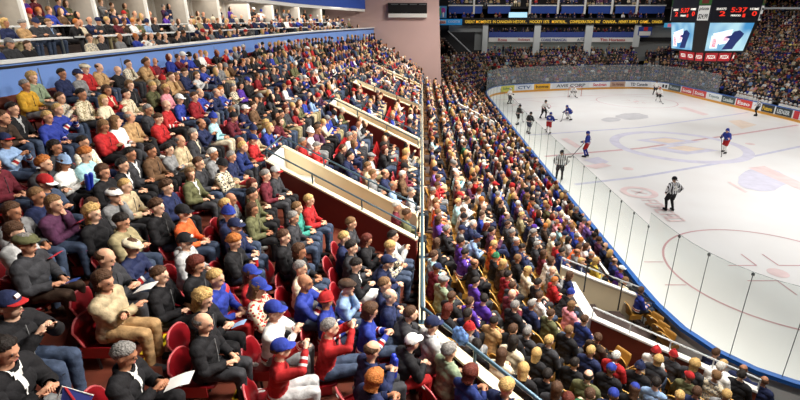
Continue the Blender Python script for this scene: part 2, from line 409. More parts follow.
# ---- hair and hats, in head space (x forward)
def hair_mesh(kind):
    mb = MB(); rnd = random.Random(3); nu, nv = 28, 20
    def thr(x):
        if kind == 'balding': return -.55 + .5 * (x + 1) if x < .35 else 9
        if kind in ('long', 'bob', 'curlylong'): return .50 if x > .42 else (-1.2 if x < .30 else .50 - (.42 - x) * 14)
        return .12 + .50 * x if x > 0 else .12 + .66 * x
    vs = []; keep = []
    for j in range(nv + 1):
        t = PI * j / nv
        for k in range(nu):
            w = 2 * PI * k / nu; n = Vector((math.sin(t) * math.cos(w), math.sin(t) * math.sin(w), math.cos(t)))
            q = n.z - thr(n.x)
            if kind == 'balding': q = min(q, .50 - n.z)
            off = max(-.03, min(1, q * 4)); th = {'short': .014, 'balding': .010, 'curly': .030, 'curlylong': .034, 'long': .018, 'bob': .026}[kind]
            wob = (math.sin(9 * n.x + 7 * n.y * 2) + math.sin(13 * n.z + 11 * n.y)) * (.006 if 'curly' in kind else .0025)
            r = 1; p = Vector((n.x * .099 - .006, n.y * .079, n.z * .100 + .020))
            p += n * (th * off + (wob if off > .2 else 0))
            if kind in ('long', 'bob', 'curlylong') and n.z < 0 and n.x < .42:
                Ls = {'long': 1.75, 'curlylong': 1.75, 'bob': 1.2}[kind]
                f = math.sqrt(max(0, 1 - n.z * n.z)); nz = n.z
                p.z = .02 + nz * .105 * Ls
                g = .86 if nz < -.5 else 1
                hx = n.x / max(f, .2); hy = n.y / max(f, .2)
                p.x = -.006 + min(hx, .45) * .100 * g - .02 * (-nz); p.y = hy * .086 * g
                p += Vector((hx, hy, 0)) * wob
            vs.append(p); keep.append(q > -.06)
    fs = [(j * nu + k, (j + 1) * nu + k, (j + 1) * nu + (k + 1) % nu, j * nu + (k + 1) % nu) for j in range(nv) for k in range(nu)]
    fs = [f for f in fs if sum(keep[i] for i in f) >= 3]
    mb.add(vs, fs); return mb
HAIR = {}
HAIRLO = {}
def dome(mb, sx, sy, sz, cz, z0, mi=0, nu=18, nv=7, flat=0):
    vs = []
    for j in range(nv + 1):
        t = (PI / 2) * j / nv
        for k in range(nu):
            w = 2 * PI * k / nu
            vs.append((math.sin(t) * math.cos(w) * sx - .006, math.sin(t) * math.sin(w) * sy, cz + math.cos(t) * sz))
    fs = [(j * nu + k, (j + 1) * nu + k, (j + 1) * nu + (k + 1) % nu, j * nu + (k + 1) % nu) for j in range(nv) for k in range(nu)]
    b = len(vs); vs += [(x * .97, y * .97, z0) for x, y, z in vs[nv * nu:]]
    fs += [(nv * nu + k, b + k, b + (k + 1) % nu, nv * nu + (k + 1) % nu) for k in range(nu)]
    mb.add(vs, fs, mi); return mb
def make_hats():
    for k in ('short', 'balding', 'curly', 'curlylong', 'long', 'bob'):
        mb = hair_mesh(k); HAIR[k] = mb.mesh('hair_mesh', M['hair'], True)
        lo = MB()
        if k in ('long', 'curlylong', 'bob'): lo.ellipsoid((-.035, 0, -.03), .095, .098, .175 if k != 'bob' else .14, 8, 5, 3)
        elif k == 'balding': lo.ellipsoid((-.05, 0, -.01), .06, .086, .05, 8, 4, 3)
        else: lo.ellipsoid((-.022, 0, .035), .100, .090, .098, 8, 5, 3)
        HAIRLO[k] = (lo.v, lo.f, lo.m)
    c = dome(MB(), .110, .092, .105, .040, .030); HAIR['cap'] = c.mesh('cap_mesh', M['cloth'], True)
    b = MB(); n = 9; vs = []
    for lay in (0, .006):
        for i in range(n):
            w = math.radians(-62 + 124 * i / (n - 1)); vs.append((.100 * math.cos(w) - .006, .088 * math.sin(w), .042 + lay))
        for i in range(n):
            w = math.radians(-62 + 124 * i / (n - 1)); vs.append((.105 * math.cos(w) + .062, .080 * math.sin(w), .022 + .016 * math.cos(w * 1.2) + lay))
    fs = [(i, i + 1, n + i + 1, n + i) for i in range(n - 1)] + [(2 * n + i, 3 * n + i, 3 * n + i + 1, 2 * n + i + 1) for i in range(n - 1)]
    fs += [(n + i, n + i + 1, 3 * n + i + 1, 3 * n + i) for i in range(n - 1)]
    b.add(vs, fs); HAIR['brim'] = b.mesh('brim_mesh', M['cloth'], True)
    p = MB(); p.obox((.088, 0, .088), (.010, 0, -.014), (0, .022, 0), (.014, 0, .016)); HAIR['cap_badge'] = p.mesh('cap_badge_mesh', M['cloth'])
    c = dome(MB(), .112, .094, .135, .022, .016); c.tube([(.108 * math.cos(t) - .006, .091 * math.sin(t), .030) for t in np.linspace(0, 2 * PI, 17)], .013, 6)
    c.ellipsoid((-.006, 0, .165), .022, .022, .020, 8, 6)
    HAIR['beanie'] = c.mesh('beanie_mesh', M['cloth'], True)
    c = dome(MB(), .125, .104, .060, .062, .040); c.ellipsoid((.095, 0, .052), .050, .070, .014, 12, 5); HAIR['flat_cap'] = c.mesh('flat_cap_mesh', M['cloth'], True)
    c = dome(MB(), .122, .102, .118, .030, .0, nu=20); c.tube([(-.115, .03, -.03), (-.10, .095, -.05), (0, .098, -.045), (.03, .09, .0)], .014, 6); c.tube([(-.115, -.03, -.03), (-.10, -.095, -.05), (0, -.098, -.045), (.03, -.09, .0)], .014, 6)
    HAIR['helmet'] = c.mesh('helmet_mesh', M['cloth'], True)
    c = MB()
    for zz in (.02, -.015, -.05, -.085): c.tube([(.04 + .085 * math.cos(t), .095 * math.sin(t), zz) for t in np.linspace(-1.3, 1.3, 9)], .004, 5)
    for t in (-.8, -.4, 0, .4, .8): c.tube([(.04 + .085 * math.cos(t), .095 * math.sin(t), zz) for zz in (.03, -.09)], .004, 5)
    HAIR['cage'] = c.mesh('cage_mesh', M['cloth'])
    lo = MB(); lo.ellipsoid((-.006, 0, .05), .112, .094, .10, 8, 5, 3); lo.obox((.125, 0, .040), (.04, 0, -.008), (0, .07, 0), (0, 0, .004), 3)
    HAIRLO['cap'] = (lo.v, lo.f, lo.m)
    lo = MB(); lo.ellipsoid((-.006, 0, .05), .114, .096, .125, 8, 5, 3); HAIRLO['beanie'] = HAIRLO['flat_cap'] = HAIRLO['helmet'] = (lo.v, lo.f, lo.m)
make_hats()
PB = {}
def body(p):
    if p not in PB: PB[p] = make_body(p, {**POSES, **STAND, **SKATE}[p])
    return PB[p]
HCODE = {'sd': ('short', 'dark'), 'sb': ('short', 'brown'), 'sl': ('short', 'light brown'), 'sy': ('short', 'blond'), 'sg': ('short', 'grey'), 'sw': ('short', 'white'), 'sr': ('short', 'ginger'),
         'lb': ('long', 'brown'), 'ld': ('long', 'dark'), 'ly': ('long', 'blond'), 'lr': ('long', 'auburn'), 'll': ('long', 'light brown'), 'bo': ('bob', 'brown'), 'by': ('bob', 'blond'), 'br': ('bob', 'auburn'), 'bd2': ('bob', 'dark'), 'gi': ('bob', 'ginger'),
         'cb': ('curly', 'brown'), 'cy': ('curlylong', 'blond'), 'cg': ('curly', 'grey'), 'cr': ('curly', 'ginger'), 'rg': ('balding', 'grey'), 'rb': ('balding', 'brown'), 'rd': ('balding', 'dark')}
def hair_words(h):
    if h == 'bald': return 'bald head'
    if ':' in h:
        k, c = h.split(':')[:2]; return f"{c} {dict(ca='cap', be='knit beanie', fl='flat cap')[k]}"
    s, c = HCODE[h]
    return {'short': f'short {c} hair', 'long': f'long {c} hair', 'bob': f'bobbed {c} hair', 'curly': f'curly {c} hair', 'curlylong': f'long wavy {c} hair', 'balding': f'thinning {c} hair'}[s]
def dress(t, pose, hair, top, leg='denim', garment='jacket', skin=0, shirt=None, shoe='black', big=True, brim=None, garment_name=None):
    R = body(pose); I = Matrix.Identity(4)
    b = link('body', R['body'], t, None, SKINS[skin])
    gm = {'jersey': 'jersey'}.get(garment, garment if garment in ('sweater', 'shirt', 'coat', 'hoodie') else 'jacket')
    mt = M['jersey'] if garment == 'jersey' else (M['plaid'] if garment in ('plaid shirt', 'patterned jacket') else M['cloth'])
    key = (pose, mt.name)
    if mt is not M['cloth']:
        if key not in TOPS: m2 = R['top'].copy(); m2.materials[0] = mt; TOPS[key] = m2
        tm = TOPS[key]
    else: tm = R['bulk'] if gm in ('jacket', 'coat', 'hoodie') else R['top']
    jk = link(gm, tm, t, None, COL[top])
    if big and gm in ('jacket', 'coat'): link('collar', R['collar'], jk, None, COL[top])
    if big and gm == 'hoodie': link('hood', R['hood'], jk, None, COL[top])
    if big and gm in ('jacket', 'hoodie') and not shirt: link('zip', R['zip'], jk, None, COL['charcoal' if top != 'black' else 'grey'])
    link('trousers', R['leg'], t, None, COL[leg])
    if big:
        for sm_ in R['shoe']: link('shoe', sm_, t, None, COL[shoe])
    if shirt: link('shirt_front', R['shirt'], t, None, COL[shirt])
    hm = R['hm']
    if ':' in hair:
        pr = hair.split(':'); k, c = pr[0], pr[1]; under = pr[2] if len(pr) > 2 else 'sb'
        if under != '-': link('hair', HAIR[HCODE[under][0]], t, hm, HAIRC[HCODE[under][1]])
        if k == 'ca':
            o = link('cap', HAIR['cap'], t, hm, COL[c]); link('brim', HAIR['brim'], o, None, COL[pr[3] if len(pr) > 3 else c])
            if big and len(pr) > 4: link('badge', HAIR['cap_badge'], o, None, COL[pr[4]])
        elif k == 'be': link('knit_hat', HAIR['beanie'], t, hm, COL[c])
        elif k == 'fl': link('flat_cap', HAIR['flat_cap'], t, hm, COL[c])
    elif hair != 'bald':
        link('hair', HAIR[HCODE[hair][0]], t, hm, HAIRC[HCODE[hair][1]])
    return t
TOPS = {}
# ------------------------------------------------------------------ the arena
XU = [.62, 1.42, 2.55, 3.6, 4.85, 5.93, 7.12, 8.47, 9.78]
XL = [.42, 1.26, 2.08, 2.86, 3.65, 4.4, 5.05, 5.65, 6.62]
def gU(Y):
    if Y > 7.5: return 0
    return .109 * (7.5 - Y) ** 2 if Y > 4.5 else .981 + .654 * (4.5 - Y)
def sU(Y):      # the rows close up towards the far end, where the suites curve in
    K = [(24, 1), (30, .962), (38, .84), (44, .66), (48.3, .50), (50, .45)]
    if Y <= 24: return 1
    for (a, p), (b, q) in zip(K, K[1:]):
        if Y <= b: return p + (q - p) * (Y - a) / (b - a)
    return .45
def zU(e): return 3.565 + .33 * e                 # floor under a seat, e = distance back from the deck front
def gL(k, Y):
    ys = 10.5 + .5 * max(0, k - 3)
    if Y > ys: return 0
    a = .045 + .010 * max(0, k - 3); q = ys - Y
    return a * q * q if q < 5 else a * 25 + a * 10 * (q - 5)
def zL(x): return max(.16, 2.93 - .38 * x)
def strip(mb, A, B, za, zb=None, mi=0):
    """band of quads between two plan polylines"""
    zb = za if zb is None else zb
    n = len(A); vs = [(p[0], p[1], za) for p in A] + [(p[0], p[1], zb) for p in B]
    mb.add(vs, [(i, i + 1, n + i + 1, n + i) for i in range(n - 1)], mi)
YS = [1, 2, 3, 3.5, 4, 4.5, 5, 5.5, 6, 6.5, 7, 7.15, 7.5, 8, 8.5, 9, 9.5, 10, 10.5, 11, 12, 14, 20, 24, 27, 30, 34, 38, 41, 44, 46.5, 48.3, 49.5]
M['deck'] = mat('painted_concrete_red_brown', srgb(104, 46, 28), .7, noise=.25, nscale=3, bump=.1)
M['deck_dark'] = mat('dark_concrete', srgb(64, 50, 46), .8, noise=.3, nscale=2)
M['maroon'] = mat('maroon_panel', srgb(104, 26, 20), .55, noise=.06)
M['brown_panel'] = mat('brown_panel', srgb(112, 46, 30), .5, noise=.08)
M['cream'] = mat('cream_paint', srgb(226, 210, 176), .6, noise=.03, nscale=2)
M['offwhite'] = mat('white_paint', srgb(232, 230, 224), .5)
M['rail'] = mat('blue_grey_rail', srgb(74, 100, 116), .35, .4)
M['railw'] = mat('pale_rail', srgb(205, 210, 212), .35, .3)
M['yellow'] = mat('yellow_nosing', srgb(232, 200, 30), .6)
M['concourse'] = mat('grey_concrete', srgb(120, 116, 108), .8, noise=.15, nscale=2)
M['dark'] = mat('dark_wall', srgb(30, 28, 30), .8)
M['grey'] = mat('grey_wall', srgb(140, 142, 140), .7, noise=.05)
M['pinkwall'] = mat('dusty_pink_wall', srgb(208, 176, 170), .8, noise=.03, nscale=.4)
M['bluewall'] = mat('blue_wall', srgb(106, 140, 204), .45, noise=.06, nscale=.8)
M['bluedeep'] = mat('deep_blue_fascia', srgb(38, 78, 170), .5)
M['boardw'] = mat('board_white', srgb(235, 236, 236), .35)
M['boardb'] = mat('board_blue', srgb(34, 96, 176), .35)
M['kick'] = mat('kick_strip', srgb(222, 160, 60), .4)
M['black'] = mat('black_metal', srgb(24, 24, 26), .4)
M['ledge'] = mat('pale_ledge', srgb(212, 214, 214), .4)
M['chrome'] = mat('grey_metal', srgb(130, 138, 140), .35, .6)
M['suitewall'] = mat('suite_back_wall', srgb(198, 190, 178), .7, noise=.05)

def deck_mesh():
    mb = MB()
    bnd = [None] * 10
    for k in range(10):
        pts = []
        for y in YS:
            if k == 0: x = .72 * (7.15 - y) if y < 7.15 else 0
            else:
                e = (XU[k - 1] + XU[k]) / 2 if k < 9 else 10.5
                x = (-e + .12) * sU(y) + gU(y)
            pts.append((x, y))
        bnd[k] = pts
    for k in range(9):
        z = zU(XU[k]) - .03
        strip(mb, bnd[k + 1], bnd[k], z)
        if k < 8:
            n = len(YS); vs = [(p[0], p[1], z) for p in bnd[k + 1]] + [(p[0], p[1], zU(XU[k + 1]) - .03) for p in bnd[k + 1]]
            mb.add(vs, [(i + 1, i, n + i, n + i + 1) for i in range(n - 1)])
        else: strip(mb, bnd[k + 1], bnd[k + 1], z, z + .8)
    n = len(YS)      # underside, front
    strip(mb, bnd[0], bnd[0], 2.4, zU(XU[0]) - .03)
    return mb
# the deck openings: plan slant as (x back, y back, y front, width)
VOMU = [(-4.1, 12.0, 10.0, 1.5), (-4.1, 21.1, 18.5, 1.45), (-4.1, 28.6, 27.1, 1.5), (-4.1, 39.6, 36.6, 1.7)]
def in_vomU(x, y, m=.35):
    for xb, yb, yf, w in VOMU:
        if x < xb - .45: continue
        yy = yf + (yb - yf) * (x / xb)
        if yy - (1.05 if x > -3.9 else m) < y < yy + w + m: return True
    return False
d = deck_mesh().build('floor_upper_deck', M['deck']); struct(d)
# front parapet of the deck
def along(pts, w, z0, z1, mi, mb):
    for i in range(len(pts) - 1):
        a = Vector((*pts[i], 0)); b = Vector((*pts[i + 1], 0)); dd = (b - a).normalized(); nn = Vector((-dd.y, dd.x, 0)) * w / 2
        vs = []
        za0, za1 = (z0[i], z0[i + 1]) if isinstance(z0, (list, tuple)) else (z0, z0)
        zb0, zb1 = (z1[i], z1[i + 1]) if isinstance(z1, (list, tuple)) else (z1, z1)
        vs = [(a - nn)[:2] + (za0,), (a + nn)[:2] + (za0,), (b + nn)[:2] + (za1,), (b - nn)[:2] + (za1,),
              (a - nn)[:2] + (zb0,), (a + nn)[:2] + (zb0,), (b + nn)[:2] + (zb1,), (b - nn)[:2] + (zb1,)]
        vs = [tuple(v) for v in vs]
        mb.add(vs, [(3, 2, 1, 0), (4, 5, 6, 7), (0, 1, 5, 4), (1, 2, 6, 5), (2, 3, 7, 6), (3, 0, 4, 7)], mi)
front = [(.72 * (7.15 - 2), 2), (0, 7.15), (0, 49)]
par = thing('deck_parapet', 'maroon parapet with cream cap along the front of the red seats', 'parapet', (0, 7.15, 3.5))
def loc(o, x, y, z): return [(p[0] - x, p[1] - y) for p in o]
mb = MB(); along(loc(front, 0, 7.15, 0), .12, -1.0, .68, 0, mb); mb.build('wall_panel', M['maroon'], par)
mb = MB(); along(loc(front[:2], 0, 7.15, 0), .20, .68, .73, 0, mb); along(loc(front[1:], 0, 7.15, 0), .12, .68, .73, 0, mb); mb.build('cap', M['cream'], par)
rl = thing('guard_rail', 'blue-grey tubular guard rail above the cream parapet cap', 'railing', (0, 7.15, 4.23))
MB().tube([(.72 * 5.15, -5.15, .32), (0, 0, .32), (0, 41.8, .32)], .035, 8).build('rail', M['rail'], rl, True)
for t in [(-k * 1.15) for k in range(0, 5)] + [2.5 * k for k in range(1, 17)]:
    x = -.72 * t if t < 0 else 0
    MB().tube([(x, t, 0), (x, t, .32)], .028, 6).obox((x, t, .006), (.06, 0, 0), (0, .06, 0), (0, 0, .006)).build('post', M['rail'], rl)

def vomitory_upper(xb, yb, yf, w, lab):
    X0, Y0 = xb, yb
    t = thing('stair_opening', lab, 'stairwell', (0, yf, 3.0))
    L = [(xb, yb - yf), (-.12, 0)]; L2 = [(xb, yb - yf + w), (-.12, w)]
    zt = [4.735 + .33 * 4.1 - .25 - 3.0, 4.735 - .22 - 3.0]; zt = [2.84, 1.50]
    for nm, Q, s in (('near_wall', L, -1), ('far_wall', L2, 1)):
        mb = MB(); q = [(x, y + s * .045) for x, y in Q]; along(q, .07, -1.2, zt, 0, mb)        # outside skin
        mb.build(nm + '_panel', M['maroon'], t)
        mb = MB(); q = [(x, y - s * .03) for x, y in Q]; along(q, .08, -1.2, zt, 0, mb); mb.build(nm, M['cream'], t)
        mb = MB(); along(Q, .15, zt, [z + .05 for z in zt], 0, mb); mb.build('cap', M['cream'], t)
        rr = MB(); p0 = Vector((xb, Q[0][1], zt[0] + .32)); p1 = Vector((-.15, Q[1][1], zt[1] + .32))
        rr.tube([p0, p1], .022, 6)
        for k in range(4):
            p = p0.lerp(p1, k / 3); rr.tube([p - Vector((0, 0, .30)), p], .02, 6)
        rr.build('rail', M['rail'], t)
    mb = MB(); along([(xb, yb - yf), (xb, yb - yf + w)], .12, -1.2, zt[0], 0, mb); mb.build('back_wall', M['offwhite'], t)
    MB().tube([(xb, yb - yf, zt[0] + .32), (xb, yb - yf + w, zt[0] + .32)], .022, 6).build('rail', M['rail'], t)
    mb = MB(); n = 12
    for i in range(n):
        a = i / n; b = (i + 1) / n; f = lambda q: (xb * (1 - q), (yb - yf) * (1 - q))
        x0, y0 = f(a); x1, y1 = f(b); z = 1.35 - 1.5 * a
        mb.add([(x0, y0, z), (x1, y1, z), (x1, y1 + w, z), (x0, y0 + w, z), (x1, y1, z - .125), (x1, y1 + w, z - .125)], [(0, 1, 2, 3), (1, 4, 5, 2)])
    mb.build('stairs', M['cream'], t)
    sl = (yb - yf) / xb; MB().add([(x_, sl * x_ + y_, z_) for z_ in (.55, .70) for x_, y_ in ((-1.15, .1), (-.15, .1), (-.15, w - .1), (-1.15, w - .1))], [(3, 2, 1, 0), (4, 5, 6, 7), (0, 1, 5, 4), (1, 2, 6, 5), (2, 3, 7, 6), (3, 0, 4, 7)]).build('front_slab', M['cream'], t)
    MB().box(-4.0, yb - yf - .0, .9, -3.1, yb - yf + w - .1, 2.1).build('landing_box', M['offwhite'], t)
    return t
labs = ['nearest cream-walled stair opening cut through the red seats, with maroon outer wall', 'second cream-walled stair opening from the camera in the red seats',
        'third cream-walled stair opening in the red seats, halfway to the pink wall', 'farthest cream-walled stair opening in the red seats, before the pink wall']
for a, l in zip(VOMU, labs): vomitory_upper(*a, l)

# aisle with yellow nosings (marks at the steps of the near aisle)
for (u, v) in ((183, 305), (50, 247), (92, 352), (156, 374), (188, 385), (218, 391), (118, 345)):
    rx = (u - CX) / F; ry = (v - 200) / F; tt = (HC - 3.565) / (-.33 * rx + ST + ry * CT); X = rx * tt; Y = (CT - ry * ST) * tt; e = -(X - gU(Y))
    k = min(range(9), key=lambda i: abs(e - XU[i])); ed = ((XU[k - 1] + XU[k]) / 2 if k else 0); X = -ed + .12 + gU(Y) - .07; z = zU(XU[k]) - .03
    o = MB().box(-.045, -.38, 0, .045, .38, .008).build('step_nosing', M['yellow']); o.location = (X, Y, z + .001)
    tag(o, 'yellow painted step edge on the red-brown floor between near red seats', 'step edge', 'yellow step edges in the near aisle')

# ---- suites along the back of the deck
PATH = [(-10.6, 2), (-10.6, 12), (-10.6, 22), (-10.2, 30), (-8.9, 38), (-7.0, 44), (-5.3, 48.3), (-4.75, 49.7)]
def resample(P, step):
    out = []; acc = 0
    P = [Vector(p) for p in P]
    for i in range(len(P) - 1):
        d = P[i + 1] - P[i]; L = d.length
        while acc <= L: out.append((P[i] + d * acc / L, d.normalized())); acc += step
        acc -= L
    return out
def offs(P, o):
    P = [Vector(p) for p in P]; r = []
    for i, p in enumerate(P):
        d = (P[min(i + 1, len(P) - 1)] - P[max(i - 1, 0)]).normalized(); r.append((p.x - d.y * o, p.y + d.x * o))
    return r
def zwall(P): return [8.30 + (max(0, p[1] - 25) * .012) for p in P]
w = thing('balcony_front', 'pale blue balcony front below the glass-topped suites', 'balcony wall', (-10.6, 12, 7))
Q = loc(PATH, -10.6, 12, 0); ZT = [z - 7 for z in zwall(PATH)]
mb = MB(); along(offs(Q, .06), .12, -.6, ZT, 0, mb); mb.build('blue_panel', M['bluewall'], w)
mb = MB(); along(offs(Q, .12), .40, ZT, [z + .07 for z in ZT], 0, mb); mb.build('ledge', M['ledge'], w)
mb = MB(); along(offs(Q, -.02), .03, [z - .12 for z in ZT], [z - .06 for z in ZT], 0, mb); mb.build('shade_line_strip', M['black'], w)  # black strip paints the shade line under the ledge
for i, (p, dd) in enumerate(resample(PATH, 3.8)):
    if i % 1 == 0: MB().obox((p.x + 10.6 + dd.y * .005, p.y - 12, .35), (.008, 0, 0), (0, .012, 0), (0, 0, .75)).build('panel_joint', M['chrome'], w)
for o_, z, nm in ((.95, 7.52, 'a'), (2.05, 8.08, 'b'), (4.0, 8.42, 'c')):
    mb = MB(); A = offs(PATH, o_ - (1.0 if nm != 'c' else 1.2)); B = offs(PATH, o_ + .35 + (.6 if nm == 'c' else 0)); strip(mb, A, B, z); strip(mb, A, A, z - .6, z)
    struct(mb.build('floor_suites', M['deck_dark']))
mb = MB(); along(offs(PATH, 4.9), .1, 7.9, 12.5, 0, mb); struct(mb.build('wall_suites_back', M['suitewall']))
for o_, z, lab in ((1.45, 8.78, 'long white counter between first and second suite rows'), (2.95, 9.14, 'long white counter in front of the standing suite guests')):
    q = offs(PATH, o_); c0 = thing('suite_counter', lab, 'counter', (q[1][0], q[1][1], z))
    rs = resample(q, 3.8)
    for i in range(0, len(rs) - 1):
        a, dd = rs[i]; b = rs[i + 1][0]; a2 = a + dd * .3; b2 = b - dd * .3
        MB().beam((a2.x - q[1][0], a2.y - q[1][1], 0), (b2.x - q[1][0], b2.y - q[1][1], 0), .38, .05).build('counter_top', M['ledge'], c0)
        m = (a2 + b2) / 2
        mm = MB()
        for pp in (a2.lerp(b2, .1), a2.lerp(b2, .9)): mm.tube([(pp.x - q[1][0], pp.y - q[1][1], -.62), (pp.x - q[1][0], pp.y - q[1][1], 0)], .03, 6)
        mm.build('counter_legs', M['chrome'], c0) if False else None
        for pp in (a2.lerp(b2, .1), a2.lerp(b2, .9)): MB().tube([(pp.x - q[1][0], pp.y - q[1][1], -.62), (pp.x - q[1][0], pp.y - q[1][1], 0)], .03, 6).build('leg', M['chrome'], c0)
    for i, (p, dd) in enumerate(rs): pass
fins = resample(offs(PATH, 4.8), 3.8)
for i, (p, dd) in enumerate(fins):
    if p.y < 6: continue
    n = Vector((-dd.y, dd.x))
    t = thing('suite_divider', 'pale framed partition standing between two neighbouring suites', 'partition', (p.x, p.y, 8.4), 0, 'partitions between the suites')
    e = -n * 1.9
    MB().beam((0, 0, 0), (0, 0, 2.2), .1, .1, up=(0, 1, 0)).beam((e.x * .97, e.y * .97, 0), (e.x * .97, e.y * .97, 2.2), .12, .12, up=(0, 1, 0)).beam((0, 0, 2.15), (e.x * .97, e.y * .97, 2.15), .1, .1).build('frame', M['offwhite'], t)
    MB().beam((0, 0, 1.1), (e.x * .95, e.y * .95, 1.1), .04, 2.1).build('panel', M['suitewall'], t)
ZH = [10.5 - max(0, p[1] - 25) * .016 for p in PATH]
mb = MB(); along(offs(PATH, .9), .3, ZH, [z + .22 for z in ZH], 0, mb); struct(mb.build('trim_1', M['offwhite']))
mb = MB(); along(offs(PATH, .85), .3, [z + .22 for z in ZH], 13.5, 0, mb); struct(mb.build('wall_blue_fascia', M['bluedeep']))
mb = MB(); strip(mb, offs(PATH, .9), offs(PATH, 5), 10.75); struct(mb.build('ceiling_suites', M['offwhite']))

# ---- pink wall at the far end of the deck, with its dark board
pw = MB().add([(-9.5, 49.6, 3), (2.0, 49.6, 3), (1.55, 49.6, 13.5), (-9.5, 49.6, 13.5), (-9.5, 49.9, 3), (2.0, 49.9, 3), (1.55, 49.9, 13.5), (-9.5, 49.9, 13.5)],
              [(0, 1, 2, 3), (5, 4, 7, 6), (1, 5, 6, 2), (4, 0, 3, 7), (3, 2, 6, 7), (0, 4, 5, 1)]).build('wall_pink_end', M['pinkwall']); struct(pw)
def rect_on(u0, v0, u1, v1, Y): 
    x0, z1 = at_y(u0, v0, Y); x1, z0 = at_y(u1, v1, Y); return x0, z0, x1, z1
x0, z0, x1, z1 = rect_on(388, 3, 427, 17.5, 49.4)
t = thing('message_board', 'long dark message board with white lower strip on the pink wall', 'display board', ((x0 + x1) / 2, 49.42, z0))
hw = (x1 - x0) / 2; hh = z1 - z0
MB().box(-hw, -.12, .36, hw, .16, hh).build('housing', M['black'], t)
MB().box(-hw, -.13, 0, hw, .16, .36).build('white_strip', M['offwhite'], t)
for k in range(4): MB().box(-hw + .3 + k * hw * .48, -.14, hh - .16, -hw + .3 + k * hw * .48 + hw * .36, -.11, hh - .08).build('lamp_slot', M['chrome'], t)

# ---- lower bowl, left: treads follow the rows
def rowL(k, y): return XL[k] + gL(k, y)
YL = [0, 1, 2, 3, 4, 5, 5.5, 6, 6.5, 7, 7.5, 8, 8.5, 9, 9.5, 10, 10.5, 11, 11.5, 12, 12.5, 14, 20, 30, 40, 50, 56, 60]
mb = MB()
prev = [(-.3, y) for y in YL]; pz = None
for k in range(9):
    nxt = [((rowL(k, y) + rowL(k + 1, y)) / 2 + .10 if k < 8 else rowL(k, y) + .35, y) for y in YL]
    z = zL(XL[k]) - .03; strip(mb, prev, nxt, z)
    if pz is not None: strip(mb, prev, prev, pz, z)
    prev, pz = nxt, z
struct(mb.build('floor_lower_bowl', M['deck_dark']))
struct(MB().box(-3, 0, -.25, 50, 82, -.02).build('ground_slab', M['concourse']))
# ------------------------------------------------------------------ rink
def arc(cx, cy, r, a0, a1, n): return [(cx + r * math.cos(math.radians(a0 + (a1 - a0) * i / n)), cy + r * math.sin(math.radians(a0 + (a1 - a0) * i / n))) for i in range(n + 1)]
OUT = [(7.35, 13.8)] + [(7.4, 20), (7.45, 30), (7.55, 40), (7.65, 50), (7.8, 57)] + [(8.4, 60.5), (9.8, 63.5), (12.1, 65.4), (15.5, 66.7), (19.6, 67.9), (25.8, 69.3), (30.5, 69.8), (33, 69.3), (34.4, 67.0), (34.9, 64), (35.2, 60), (35.9, 53.3), (36.5, 47.8), (36.7, 45.3), (37, 38), (37, 28), (37, 16)]
OUT += arc(31, 14.5, 6, 0, -90, 8)[1:] + [(24, 8.4), (13.2, 8.3)]
OUT += [(11.2, 8.45), (10.1, 8.75), (9.14, 9.15), (8.5, 9.6), (7.95, 10.3), (7.55, 11.3), (7.38, 12.5)]
def dense(P, closed=True):
    """Catmull-Rom through the outline"""
    n = len(P); r = []
    for i in range(n):
        p0, p1, p2, p3 = (Vector(P[(i + k) % n]) for k in (-1, 0, 1, 2)); m = max(1, int((p2 - p1).length / .9))
        for j in range(m):
            t = j / m; r.append(.5 * ((2 * p1) + (p2 - p0) * t + (2 * p0 - 5 * p1 + 4 * p2 - p3) * t * t + (3 * p1 - p0 - 3 * p2 + p3) * t ** 3))
    return r
OD = dense(OUT)
def ring_strip(mb, o0, z0, o1, z1, mi=0, pts=None):
    P = pts or OD; n = len(P); A = []; B = []
    for i in range(n):
        d = (P[(i + 1) % n] - P[i - 1]).normalized(); nn = Vector((-d.y, d.x))   # outward (left of travel, clockwise path)
        a = P[i] + nn * o0; b = P[i] + nn * o1; A.append((a.x, a.y, z0)); B.append((b.x, b.y, z1))
    mb.add(A + B, [(i, (i + 1) % n, n + (i + 1) % n, n + i) for i in range(n)], mi)
def ice_material():
    m, nt, b = new_mat('painted_ice')
    tc = nt.nodes.new('ShaderNodeTexCoord')
    n = nt.nodes.new('ShaderNodeTexNoise'); n.inputs['Scale'].default_value = .25; n.inputs['Detail'].default_value = 5
    r = nt.nodes.new('ShaderNodeValToRGB'); r.color_ramp.elements[0].position = .35; r.color_ramp.elements[1].position = .7
    r.color_ramp.elements[0].color = srgb(238, 235, 232); r.color_ramp.elements[1].color = srgb(245, 244, 242)
    nt.links.new(tc.outputs['Object'], n.inputs['Vector']); nt.links.new(n.outputs['Fac'], r.inputs['Fac']); nt.links.new(r.outputs['Color'], b.inputs['Base Color'])
    b.inputs['Roughness'].default_value = .28; b.inputs['Specular IOR Level'].default_value = .25
    return m
M['ice'] = ice_material()
def paint(name, c): return mat(name, c, .3, spec=.25, noise=.10, nscale=1.5)
M['p_red'] = paint('ice_paint_red', srgb(212, 164, 168)); M['p_pink'] = paint('ice_paint_pink', srgb(240, 216, 214)); M['p_blue'] = paint('ice_paint_blue', srgb(208, 207, 226))
M['p_lav'] = paint('ice_paint_lavender', srgb(220, 217, 232)); M['p_grey'] = paint('ice_paint_grey', srgb(206, 204, 206)); M['p_tan'] = paint('ice_paint_tan', srgb(240, 222, 204))
ice = bpy.data.meshes.new('ice'); ice.from_pydata([(p.x, p.y, 0) for p in OD], [], [tuple(range(len(OD)))[::-1]]); ice.materials.append(M['ice'])
ICE = struct(link('floor_ice', ice))
NI_ = [0]
def onice(name, polys, m, z=.003):
    NI_[0] += 1; z = .002 + .0005 * NI_[0]; mb = MB()
    for P in polys:
        n = len(P); mb.add([(x, y, z) for x, y in P], [tuple(range(n))])
    me = mb.mesh(name, m); o = link(name, me, ICE); return o
